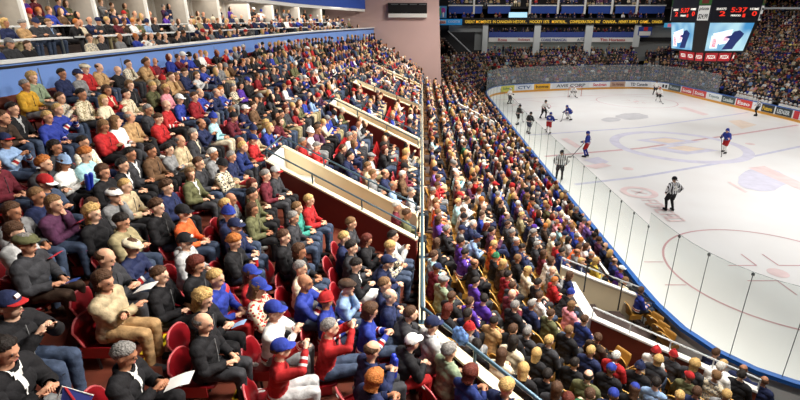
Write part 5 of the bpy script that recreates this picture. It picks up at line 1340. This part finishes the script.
# suite guests
suite = []
for o_, z, st, p_ in ((.72, 7.55, 0, .72), (2.05, 8.11, 0, .8), (3.45, 8.45, 0, .45), (3.9, 8.45, 1, .5)):
    q = offs(PATH, o_)
    for p, dd in resample(q, .55):
        if p.y < 11 or rnd.random() > p_: continue
        s_ = rand_spec('U', rnd); s_['pose'] = rnd.choice(['stand', 'fold', 'rail']) if st else s_['pose']
        suite.append(dict(x=p.x, y=p.y, z=z, rz=math.atan2(dd.y, dd.x) - PI / 2, sec='S', hand=0, **s_))
# ---- choose who is an individual
def inview(q):
    u, v = proj(q['x'], q['y'], q['z'] + 1.1); return -14 < u < 812 and -6 < v < 412
allp = [q for q in people + suite if inview(q)]
for q in allp: q['d'] = depth(q['x'], q['y'], q['z'] + 1.1) - (100 if q['hand'] else 0)
allp.sort(key=lambda q: q['d'])
NI = 300
indiv, mass = allp[:NI], allp[NI:]
# a farther part of the crowd outside the frame but a step away: near seats continue
WHERE = {'U': 'upper red seats', 'L': 'lower yellow seats', 'S': 'suite above blue wall'}
PW = {'lap': 'hands in lap', 'apart': 'hands on knees', 'crossed': 'arms crossed', 'forward': 'leaning forward', 'clap': 'clapping', 'cheer': 'hands raised', 'hold': 'hands held together', 'chin': 'hand at chin', 'cup': 'one hand raised',
      'turned': 'head turned aside', 'turnedr': 'head turned back', 'stand': 'standing', 'fold': 'standing arms folded', 'rail': 'standing at rail'}
nw = lambda s: len(s.replace(',', ' ').replace('-', ' ').split())
used = set()
def desc(q):
    a = 'person in ' + q['top'] + ' ' + q['g'] + (' over ' + q['shirt'] + ' shirt' if q.get('shirt') else '')
    return a, hair_words(q['hair'])
for i, q in enumerate(indiv):
    for tr in range(200):
        a, h = desc(q); lab = f"{a}, {h}, {PW[q['pose']]}, {WHERE[q['sec']]}"
        core = f"{a}, {h}"
        if core not in used or (q['hand'] and tr >= 1): break
        if q['hand']:
            break
        q.update(rand_spec(q['sec'] if q['sec'] != 'S' else 'U', rnd) if q['sec'] != 'S' or tr > 100 else {**rand_spec('U', rnd), 'pose': q['pose']})
    WS = {'U': 'red seats', 'L': 'yellow seats', 'S': 'suite'}[q['sec']]
    if lab in used or nw(lab) > 16: lab = f"{a}, {h}, {q['leg']} trousers, {PW[q['pose']]}, {WS}"
    while lab in used: q['leg'] = rnd.choice(LG); lab = f"{a}, {h}, {q['leg']} trousers, {PW[q['pose']]}, {WS}"
    if nw(lab) > 16: lab = f"{a}, {h}, {q['leg']} trousers, {WS}"
    if nw(lab) > 16 or lab in used: lab = f"{a}, {h}, {PW[q['pose']]}"
    used.add(core); used.add(lab); q['label'] = lab; q['core'] = core
grp = {'U': 'spectators in the upper red seats', 'L': 'spectators in the lower yellow seats', 'S': 'guests in the suites'}
seatcount = 0
zoff = {}
for q in indiv:
    jit = rnd.uniform(-.06, .06)
    s = (SC if q['sec'] == 'U' else .97) * rnd.uniform(.95, 1.03)
    t = thing('person', q['label'], 'person', (q['x'], q['y'], q['z'] + .012), q['rz'] + jit, grp[q['sec']], s)
    far = depth(q['x'], q['y'], q['z'] + 1) > 14.5
    dress(t, q['pose'], q['hair'], q['top'], q['leg'], q['g'], rnd.choice((0, 0, 1, 2, 2, 3)) if rnd.random() < .9 else 3, q.get('shirt'), rnd.choice(('black', 'dark brown', 'charcoal', 'white')), not far)
nearE = sorted([e for e in empties if inview(dict(x=e[0], y=e[1], z=e[2]))], key=lambda e: depth(e[0], e[1], e[2]))
seats_individual = 0; occ = [q for q in indiv if q['sec'] in 'UL']
EI = nearE[:28]
for e in EI:
    nb = min(occ, key=lambda q: math.hypot(q['x'] - e[0], q['y'] - e[1]))
    w = nb['core'].split(',')[0].replace('person in ', ''); nbh = nb['core'].split(', ')[1]
    lab = f"empty {e[4]} folding seat beside the person in {w}, {nbh}"
    lab = lab if lab not in used else f"empty {e[4]} seat one place past the person in {w}, {nbh}"
    lab = lab if lab not in used else f"empty {e[4]} seat two places past the person in {w}, {nbh}"
    while nw(lab) > 16: lab = lab.rsplit(', ', 1)[0] if ', ' in lab else ' '.join(lab.split()[:-1])
    used.add(lab); seat(e[0], e[1], e[2], e[3], e[4], lab, True)
for q in occ[:300 - len(EI)]:
    cl = 'red' if q['sec'] == 'U' else 'yellow'
    lab = f"{cl} seat under {q['core']}"
    if lab in used: lab = f"{cl} seat under {q['core']}, {PW[q['pose']]}"
    while nw(lab) > 16: lab = lab.rsplit(', ', 1)[0] if ', ' in lab else ' '.join(lab.split()[:-1])
    used.add(lab); seat(q['x'] - .02, q['y'], q['z'], q['rz'], cl, lab)
rest_seats = [(q['x'], q['y'], q['z'], q['rz'], 'red' if q['sec'] == 'U' else 'yellow') for q in occ[300 - len(EI):] + [m for m in mass if m['sec'] in 'UL']] + nearE[28:]

# ---- the far stands: people for the crowd mass
def put(x, y, z, rz, sec='F', pose=None, spec=None):
    s_ = spec or rand_spec('L' if rnd.random() < .5 else 'U', rnd)
    if rnd.random() < .35: s_['top'] = rnd.choice(DARKS); s_['pose'] = pose or rnd.choice(['lap', 'apart', 'crossed', 'forward', 'clap', 'hold'])
    mass.append(dict(x=x, y=y, z=z, rz=rz, sec=sec, hand=0, **s_))
def fill_path(seg, N, d0, dens, skip):
    for k in range(N):
        P = off_path(seg, d0 + PIT * k); z = .47 + RISE * k
        for p, dd in resample([tuple(a) for a in P], .53):
            if rnd.random() > dens: continue
            if not inview(dict(x=p.x, y=p.y, z=z)) or skip(p, k): continue
            put(p.x, p.y, z, math.atan2(dd.y, dd.x) - PI / 2); rest_seats.append((p.x, p.y, z, math.atan2(dd.y, dd.x) - PI / 2, 'dark'))
fill_path(segA, 9, D0, .9, lambda p, k: False)
fill_path(segB, 27, D0 + .8, .9, lambda p, k: (int(p.y / 9.5) % 2 == 0 and abs(p.y % 9.5) < .9 and k < 20) or p.y > 81.5 or (p.y > 78.3 and p.x < 41))
for (u0, u1, v, Y, dens, pose) in ((488, 672, 46, YB + 1.6, .85, 'stand'), (488, 672, 45, YB + 2.6, .5, 'stand')):
    x0 = at_y(u0, v, Y)[0]; x1 = at_y(u1, v, Y)[0]; x = x0
    while x < x1:
        if rnd.random() < dens: put(x, Y, 3.95, -PI / 2, pose=rnd.choice(['stand', 'fold']))
        x += rnd.uniform(.45, .7)
for (u0, u1, z, Y, dens) in ((488, 636, 6.75, YB + 1.2, .8), (488, 636, 6.9, YB + 2.2, .6), (450, 664, 9.1, YB + .9, .62), (450, 664, 11.25, YB + 2.2, .8)):
    x0 = at_y(u0, 20, Y)[0]; x1 = at_y(u1, 20, Y)[0]; x = x0
    while x < x1:
        if rnd.random() < dens: put(x, Y, z, -PI / 2, pose=rnd.choice(['lap', 'stand', 'forward']) if z > 9 else None)
        x += rnd.uniform(.5, .8)
for k in range(11):       # people on the dark corner stairs
    f = k / 11; x = p0[0] - 2.6 + (p1[0] - p0[0]) * f; z = p0[1] - 1.0 - (p0[1] - p1[1] + .6) * f
    for yy in (YB - 4.2, YB - 3.2, YB - 2.2, YB - 1.2):
        if rnd.random() < .8: put(x + rnd.uniform(.1, .5), yy, z, -PI / 2, pose='lap')

# ---- the crowd mass as one object
def build_mass():
    Vs = []; Fs = []; Cs = []; base = 0
    for q in mass:
        R = body(q['pose']); v, f, m = R['lo']
        h = q['hair']; key = 'bald'; hc = None
        if ':' in h: kk = h.split(':'); key = dict(ca='cap', be='beanie', fl='flat_cap')[kk[0]]; hc = COL[kk[1]]
        elif h != 'bald': key, cc = HCODE[h]; hc = HAIRC[cc]
        cz, sz = math.cos(q['rz']), math.sin(q['rz']); s = rnd.uniform(.94, 1.04)
        V = np.array(v)
        allf = list(f); allm = list(m)
        if hc is not None:
            hv, hf, hm_ = HAIRLO[key]; Mx = np.array(R['hm']); H_ = np.array(hv) @ Mx[:3, :3].T + Mx[:3, 3]
            b = len(V); V = np.vstack([V, H_]); allf += [tuple(b + i for i in t) for t in hf]; allm += [3] * len(hf)
        W = np.empty_like(V); W[:, 0] = (V[:, 0] * cz - V[:, 1] * sz) * s + q['x']; W[:, 1] = (V[:, 0] * sz + V[:, 1] * cz) * s + q['y']; W[:, 2] = V[:, 2] * s + q['z'] + .01
        Vs.append(W); Fs += [tuple(base + i for i in t) for t in allf]; base += len(V)
        k = rnd.uniform(.8, 1.2); tc = COL[q['top']]; tc = (min(1, tc[0] * k), min(1, tc[1] * k), min(1, tc[2] * k), 1)
        cm = {0: rnd.choice(SKINS), 1: tc, 2: COL[q['leg']], 3: hc, 4: COL['black']}
        Cs += [cm[i] for i in allm]
    return np.vstack(Vs), Fs, Cs
def bulk_mesh(name, V, Fc, Cc, m):
    me = bpy.data.meshes.new(name); nf = len(Fc)
    me.vertices.add(len(V)); me.vertices.foreach_set('co', np.asarray(V, 'f').ravel())
    ln = np.array([len(f) for f in Fc], 'i'); st = np.concatenate([[0], np.cumsum(ln)[:-1]]).astype('i')
    me.loops.add(int(ln.sum())); me.loops.foreach_set('vertex_index', np.array([i for f in Fc for i in f], 'i'))
    me.polygons.add(nf); me.polygons.foreach_set('loop_start', st); me.polygons.foreach_set('loop_total', ln)
    me.polygons.foreach_set('use_smooth', np.ones(nf, bool)) ; me.update(calc_edges=True)
    a = me.attributes.new('tint', 'FLOAT_COLOR', 'FACE'); a.data.foreach_set('color', np.array(Cc, 'f').ravel())
    me.materials.append(m); return me
V_, F_, C_ = build_mass()
o = link('crowd', bulk_mesh('crowd', V_, F_, C_, M['crowd'])); tag(o, 'dense distant crowd of seated and standing spectators filling the stands around the ice', 'crowd', None, 'stuff')
Vs, Fs, Cs, base = [], [], [], 0
SC_ = {'red': COL['red'], 'yellow': srgb(118, 82, 40), 'dark': srgb(90, 80, 60)}
M['seatlo'] = attr_mat('distant_seat_plastic', .4)
for x, y, z, rz, cl in rest_seats:
    sm_ = LOS[False]; V = np.array(sm_.v); cz, sz = math.cos(rz), math.sin(rz); W = np.empty_like(V)
    W[:, 0] = V[:, 0] * cz - V[:, 1] * sz + x; W[:, 1] = V[:, 0] * sz + V[:, 1] * cz + y; W[:, 2] = V[:, 2] + z
    Vs.append(W); Fs += [tuple(base + i for i in t) for t in sm_.f]; base += len(V); Cs += [SC_[cl]] * len(sm_.f)
me = bulk_mesh('distant_seats', np.vstack(Vs), Fs, Cs, M['seatlo']); me.polygons.foreach_set('use_smooth', [False] * len(me.polygons))
o = link('distant_seats', me); tag(o, 'rows of distant red, yellow and dark stadium seats under the crowd', 'seats', None, 'stuff')
print('PEOPLE', len(indiv), 'MASS', len(mass), 'EMPTY', len(nearE), 'tris', len(F_))
# ------------------------------------------------------------------ players and officials
def stick(t, h0, h1, blade=1):
    """from upper hand h0 to heel h1"""
    h0 = Vector(h0); h1 = Vector(h1); d = (h1 - h0).normalized()
    o = MB().beam(h0 - d * .15, h1, .035, .028).build('hockey_stick', mat('stick_shaft', srgb(60, 50, 44), .5), t); return o
def player(u, v, pose, rz, jersey, pants, sock, helmet, label, num=None, official=False, cat='hockey player', hold=True, s=1.08, goalie=False, z=0.0, xy=None, group=None):
    x, y = xy or at_z(u, v, z); t = thing('hockey_player' if cat == 'hockey player' else 'referee', label, cat, (x, y, z), rz, group, s)
    R = body(pose); link('body', R['body'], t, None, SKINS[0])
    if official:
        tm = R['top'].copy(); tm.materials[0] = M['striped']; link('jersey', tm, t, None, COL['white'])
    else:
        key = (pose, 'striped_jersey_cloth')
        if key not in TOPS: m2 = R['top'].copy(); m2.materials[0] = M['jersey']; TOPS[key] = m2
        link('jersey', TOPS[key], t, None, COL[jersey])
    link('trousers', R['leg'], t, None, COL[pants]); link('socks', R['sock'], t, None, COL[sock]); [link('skate', m_, t, None, COL['black']) for m_ in R['shoe']]
    link('helmet', HAIR['helmet'], t, R['hm'], COL[helmet])
    if not official: [link('glove', m_, t, None, COL['navy'] if jersey == 'royal blue' else COL['black']) for m_ in R['glove']]
    if goalie: link('face_cage', HAIR['cage'], t, R['hm'], COL['light grey'])
    if num:
        tm = text_mesh(num, .30, .004, bold=.02); tm.materials.append(M['offwhite']); o = link('back_number', tm, t)
        d = R['capsules'][3]; c = (d[1] + d[3]) / 2; o.matrix_local = Matrix.Translation(c + Vector((-.175, 0, -.12))) @ Matrix.Rotation(-PI / 2, 4, 'Z') 
    if hold:
        W = R['W']; a = W[1][1]; b = W[0][1]; d = (b - a); far_ = b + (b - a).normalized() * .1
        tip = Vector((b.x + .55, b.y + .35, .03)) if not goalie else Vector((b.x + .1, b.y, .05)); stick(t, a + Vector((0, 0, .05)), tip)
        MB().beam(tip, tip + Vector((.22, .14, 0)), .03, .07).build('stick_blade', M['black'], t)
    return t
mm, nt, b = new_mat('referee_stripes'); tc = nt.nodes.new('ShaderNodeTexCoord'); sx = nt.nodes.new('ShaderNodeSeparateXYZ'); nt.links.new(tc.outputs['Object'], sx.inputs[0])
m1 = nt.nodes.new('ShaderNodeMath'); m1.operation = 'MULTIPLY'; m1.inputs[1].default_value = 55; nt.links.new(sx.outputs['Y'], m1.inputs[0]); m2 = nt.nodes.new('ShaderNodeMath'); m2.operation = 'SINE'; nt.links.new(m1.outputs[0], m2.inputs[0])
m3 = nt.nodes.new('ShaderNodeMath'); m3.operation = 'GREATER_THAN'; m3.inputs[1].default_value = .15; nt.links.new(m2.outputs[0], m3.inputs[0]); mx = nt.nodes.new('ShaderNodeMix'); mx.data_type = 'RGBA'; nt.links.new(m3.outputs[0], mx.inputs[0])
mx.inputs[6].default_value = srgb(220, 220, 222); mx.inputs[7].default_value = srgb(28, 28, 30); nt.links.new(mx.outputs[2], b.inputs['Base Color']); b.inputs['Roughness'].default_value = .8; M['striped'] = mm
player(669, 211, 'coast', math.radians(100), 'white', 'black', 'black', 'black', 'nearest referee in striped shirt and black trousers, standing with back turned', '2', True, 'referee', False, s=1.06)
player(586, 157, 'upright', math.radians(150), 'royal blue', 'red', 'royal blue', 'royal blue', 'blue-jersey player with red shorts left of the centre ring, stick out', '2')
player(724, 153, 'glide', math.radians(200), 'royal blue', 'red', 'white', 'royal blue', 'blue-jersey player with red shorts on the right edge of the centre ring')
player(548, 133.5, 'stride', math.radians(60), 'royal blue', 'red', 'white', 'royal blue', 'blue-jersey player skating near the boards, nearest to the glass', '7')
player(543, 118.5, 'glide', math.radians(-60), 'white', 'black', 'charcoal', 'black', 'white-jersey player behind the skating blue player near the glass')
player(570, 119.5, 'crouch', math.radians(190), 'royal blue', 'royal blue', 'white', 'royal blue', 'blue-jersey player crouching low with stick stretched to the left')
player(509, 104, 'upright', math.radians(-40), 'white', 'charcoal', 'charcoal', 'white', 'white-jersey player by the far left corner, seen through glass')
player(517, 124.5, 'glide', math.radians(20), 'black', 'black', 'white', 'black', 'dark-jersey player behind the glass, farther of two')
player(528, 133.5, 'glide', math.radians(40), 'black', 'navy', 'light grey', 'black', 'dark-jersey player behind the glass, nearer of two')
player(654.5, 95, 'upright', math.radians(-100), 'white', 'charcoal', 'charcoal', 'black', 'white-jersey player standing near the far right corner boards')
player(658, 102, 'stride', math.radians(-120), 'white', 'black', 'white', 'red', 'white-jersey player skating away from the far right corner, red helmet')
player(572, 97, 'crouch', math.radians(-90), 'white', 'light grey', 'white', 'white', 'goalkeeper in white crouching in front of the far goal', None, False, 'hockey player', True, 1.1, True)
player(559, 180, 'coast', math.radians(75), 'white', 'black', 'black', 'black', 'striped linesman beside the near boards, seen through the glass', None, True, 'referee', False)
player(756, 116, 'upright', math.radians(160), 'white', 'black', 'black', 'black', 'striped linesman standing against the right boards by the yellow advert', None, True, 'referee', False)
# players on the bench behind the right boards
r3 = random.Random(4); kk = 0
for ya, yb_, cj in ((51.6, 57.4, 'white'), (45.0, 50.0, 'white')):
    y = ya
    while y < yb_:
        q = thing('hockey_player', f'white-jersey player on the {"farther" if ya > 50 else "nearer"} players bench behind the right boards', 'hockey player', (37.95 if ya > 50 else 38.0, y, .02), PI + r3.uniform(-.3, .3), 'players on the benches', 1.05)
        R = body('lap'); link('body', R['body'], q, None, SKINS[0]); key = ('lap', 'striped_jersey_cloth')
        if key not in TOPS: m2 = R['top'].copy(); m2.materials[0] = M['jersey']; TOPS[key] = m2
        link('jersey', TOPS[key], q, None, COL['white']); link('trousers', R['leg'], q, None, COL['charcoal']); link('helmet', HAIR['helmet'], q, R['hm'], COL['white'])
        y += .62; kk += 1
# flags, papers and cups held by spectators
def near_person(u, v):
    H_ = [q for q in indiv if q.get('uv') == (u, v)]
    if H_: return H_[0]
    return min(indiv, key=lambda q: (proj(q['x'], q['y'], q['z'] + 1.17)[0] - u) ** 2 + (proj(q['x'], q['y'], q['z'] + 1.17)[1] - v) ** 2)
def held(u, v, name, label, cat, build, off=(.40, 0, .80)):
    q = near_person(u, v); c, s = math.cos(q['rz']), math.sin(q['rz'])
    R = body(q['pose']); w = (R['W'][0][1] + R['W'][1][1]) / 2; p = Vector((w.x + .10, w.y, w.z + .02))
    x = q['x'] + p.x * c - p.y * s; y = q['y'] + p.x * s + p.y * c
    t = thing(name, label, cat, (x, y, q['z'] + p.z), q['rz']); build(t); return t
def paper(c, w=.15, h=.21):
    def f(t):
        mb = MB(); n = 6; vs = []
        for lay in (0, .003):
            for i in range(n + 1):
                a = i / n; vs += [(a * h, -w / 2, .03 * math.sin(a * 2) + a * .05 + lay), (a * h, w / 2, .03 * math.sin(a * 2) + a * .05 + lay)]
        fs = [(2 * i, 2 * i + 2, 2 * i + 3, 2 * i + 1) for i in range(n)]; o = 2 * (n + 1); fs += [(o + 2 * i, o + 2 * i + 1, o + 2 * i + 3, o + 2 * i + 2) for i in range(n)]
        fs += [(0, 1, o + 1, o), (2 * n + 1, 2 * n, o + 2 * n, o + 2 * n + 1)]; mb.add(vs, fs).build('sheet', mat('printed_sheet', c, .5), t)
    return f
def flag(t):
    MB().tube([(0, 0, -.06), (.10, -.02, .10), (.42, -.1, .06)], .006, 6).build('stick', M['offwhite'], t)
    MB().add([(.12, -.03, .10), (.42, -.10, .055), (.42, -.24, -.02), (.14, -.16, -.02)] + [(.12, -.03, .104), (.42, -.10, .059), (.42, -.24, -.016), (.14, -.16, -.016)], [(0, 1, 2, 3), (7, 6, 5, 4), (0, 4, 5, 1), (1, 5, 6, 2), (2, 6, 7, 3), (3, 7, 4, 0)]).build('flag_cloth', mat('flag_blue', srgb(46, 52, 120), .7), t)
    MB().add([(.12, -.03, .1055), (.16, -.04, .1), (.42, -.24, -.0145), (.38, -.23, -.014)], [(0, 1, 2, 3)]).add([(.40, -.095, .061), (.42, -.10, .0605), (.16, -.16, -.0145), (.14, -.155, -.0145)], [(0, 1, 2, 3)]).build('flag_cross', mat('flag_red', srgb(200, 50, 60), .7), t)
def cup(c):
    def f(t):
        MB().tube([(0, 0, -.06), (0, 0, .08)], [.032, .042], 12).build('cup', mat('cup', c, .4), t); MB().tube([(0, 0, .08), (0, 0, .09)], .045, 12).build('lid', M['offwhite'], t)
    return f
def cone(t): MB().tube([(0, 0, 0), (.26, 0, .05)], [.02, .10], 14).tube([(.26, 0, .05), (.275, 0, .053)], [.11, .11], 14).build('horn', mat('megaphone_red', srgb(214, 40, 50), .4), t)
def stickbang(t): MB().capsule((0, 0, -.10), .04, (.03, 0, .16), .04, 10).build('tube', mat('noise_stick_blue', srgb(34, 56, 170), .4), t); MB().capsule((.0, .09, -.08), .04, (.05, .09, .16), .04, 10).build('tube', mat('noise_stick_blue', srgb(34, 56, 170), .4), t)
held(45, 204, 'hand_fan', 'red cardboard fan held by person in plum jacket', 'fan', paper(srgb(200, 30, 50), .2, .16)); held(14, 229, 'hand_fan', 'red paper fan held above the denim knees beside the flat-capped man', 'fan', paper(srgb(206, 34, 50), .22, .16))
held(26, 245, 'leaflet', 'blue and red folded leaflet in the hands of the flat-capped man', 'leaflet', paper(srgb(60, 90, 170), .10, .22)); held(106, 263, 'paper_sheet', 'white paper sheet held by person in charcoal jacket behind tan coat', 'paper', paper(srgb(236, 236, 232), .2, .26))
held(158, 398, 'paper_sheet', 'white paper sheet held at the bottom edge by thin-haired person', 'paper', paper(srgb(236, 236, 232), .2, .26)); held(4, 354, 'small_flag', 'small blue flag with red cross on white stick, bottom left', 'flag', flag)
held(219, 165, 'megaphone', 'small red plastic megaphone held by person in black knit beanie', 'megaphone', cone); held(372, 351, 'noise_sticks', 'pair of blue noise sticks held by person in navy jacket', 'noise sticks', stickbang)
held(234, 239, 'drink_cup', 'red drink cup held by curly ginger haired person in black', 'cup', cup(srgb(200, 40, 44))); held(67, 158, 'noise_sticks', 'pair of blue noise sticks held by person in white sweater', 'noise sticks', stickbang)
held(203, 297, 'leaflet', 'pale blue leaflet held by wavy blond person in black jacket', 'leaflet', paper(srgb(150, 180, 220), .12, .18)); held(188, 268, 'toy_ball', 'red ball held by auburn-haired person in black jacket', 'ball', lambda t: MB().ellipsoid((0, 0, .05), .11, .11, .11, 14, 9).build('ball', mat('ball_red', srgb(210, 60, 60), .4), t, True))
# clothes laid over the corner of the parapet
t = thing('draped_jersey', 'blue and white patterned jersey hung over the guard rail corner', 'jersey', (.62, 6.28, 4.62), math.radians(-54))
def bl(n, p): return p * (1 + .18 * math.sin(7 * n.x + 3) * math.sin(8 * n.y + 5 * n.z))
MB().ellipsoid((0, 0, -.03), .17, .10, .14, 20, 14, 0, bl).build('cloth', mat('mottled_jersey', srgb(84, 118, 172), .8, noise=.85, nscale=14), t, True)

# ------------------------------------------------------------------ light and camera
def area(name, x, y, z, sx, sy, power, c=(1, 1, 1), rx=0, ry=0, rz=0):
    l = bpy.data.lights.new(name, 'AREA'); l.shape = 'RECTANGLE'; l.size = sx; l.size_y = sy; l.energy = power; l.color = c
    l.spread = math.radians({'stand_lamps': 105, 'bowl_lamps': 105, 'corner_lamps': 105, 'ice_lamps': 140}.get(name, 170))
    o = bpy.data.objects.new(name, l); o.location = (x, y, z); o.rotation_euler = (rx, ry, rz); col.objects.link(o); return o
W = (1.0, .98, .955)
area('ice_lamps', 26, 20, 15.5, 22, 24, 4400, W); area('ice_lamps', 23, 50, 15.5, 24, 22, 3500, W)
for y_, p_ in ((5, 520), (11, 620), (18, 640), (26, 640), (34, 640), (43, 640)): area('stand_lamps', 8.5, y_, 15.6, 1.1, 2.2, p_ * 1.7, (1, .95, .87), 0, math.radians(38)); area('bowl_lamps', 2.5, y_, 15.6, 1.1, 2.2, p_ * .42, (1, .95, .87), 0, math.radians(16))
area('corner_lamps', 6, 1, 15.0, 8, 5, 380, W, math.radians(-14))
area('far_lamps', 20, 72, 15.5, 30, 3, 1500, W); area('right_lamps', 45, 58, 15.5, 6, 26, 1000, W)
area('suite_lamps', -12.6, 22, 10.7, 2.5, 26, 620, (1, .94, .85)); area('suite_lamps', -10.3, 41, 10.4, 2.5, 13, 420, (1, .94, .85), rz=math.radians(-22)); 
area('gallery_lamps', 20, YB + 2.2, 8.6, 34, 1.2, 260, W); area('concourse_lamps', 20, YB + 1.8, 6.1, 34, 1.2, 200, W); area('top_gallery_lamps', 20, YB + 1, 13, 36, 1.2, 300, W)
wd = bpy.data.worlds.new('world'); sc.world = wd; wd.use_nodes = True; wd.node_tree.nodes['Background'].inputs[0].default_value = (.5, .55, .65, 1); wd.node_tree.nodes['Background'].inputs[1].default_value = .02
cam = bpy.data.cameras.new('camera'); co = bpy.data.objects.new('camera', cam); col.objects.link(co); sc.camera = co
cam.sensor_fit = 'HORIZONTAL'; cam.sensor_width = 36; cam.lens = F / 800 * 36; cam.shift_x = -(CX - 400) / 800; cam.shift_y = 0
co.location = (0, 0, HC); co.rotation_euler = (PI / 2 - TH, 0, 0); cam.clip_end = 200
sc.view_settings.view_transform = 'Standard'; sc.view_settings.look = 'None'; sc.view_settings.gamma = 1; sc.view_settings.use_curve_mapping = False; sc.view_settings.exposure = 0
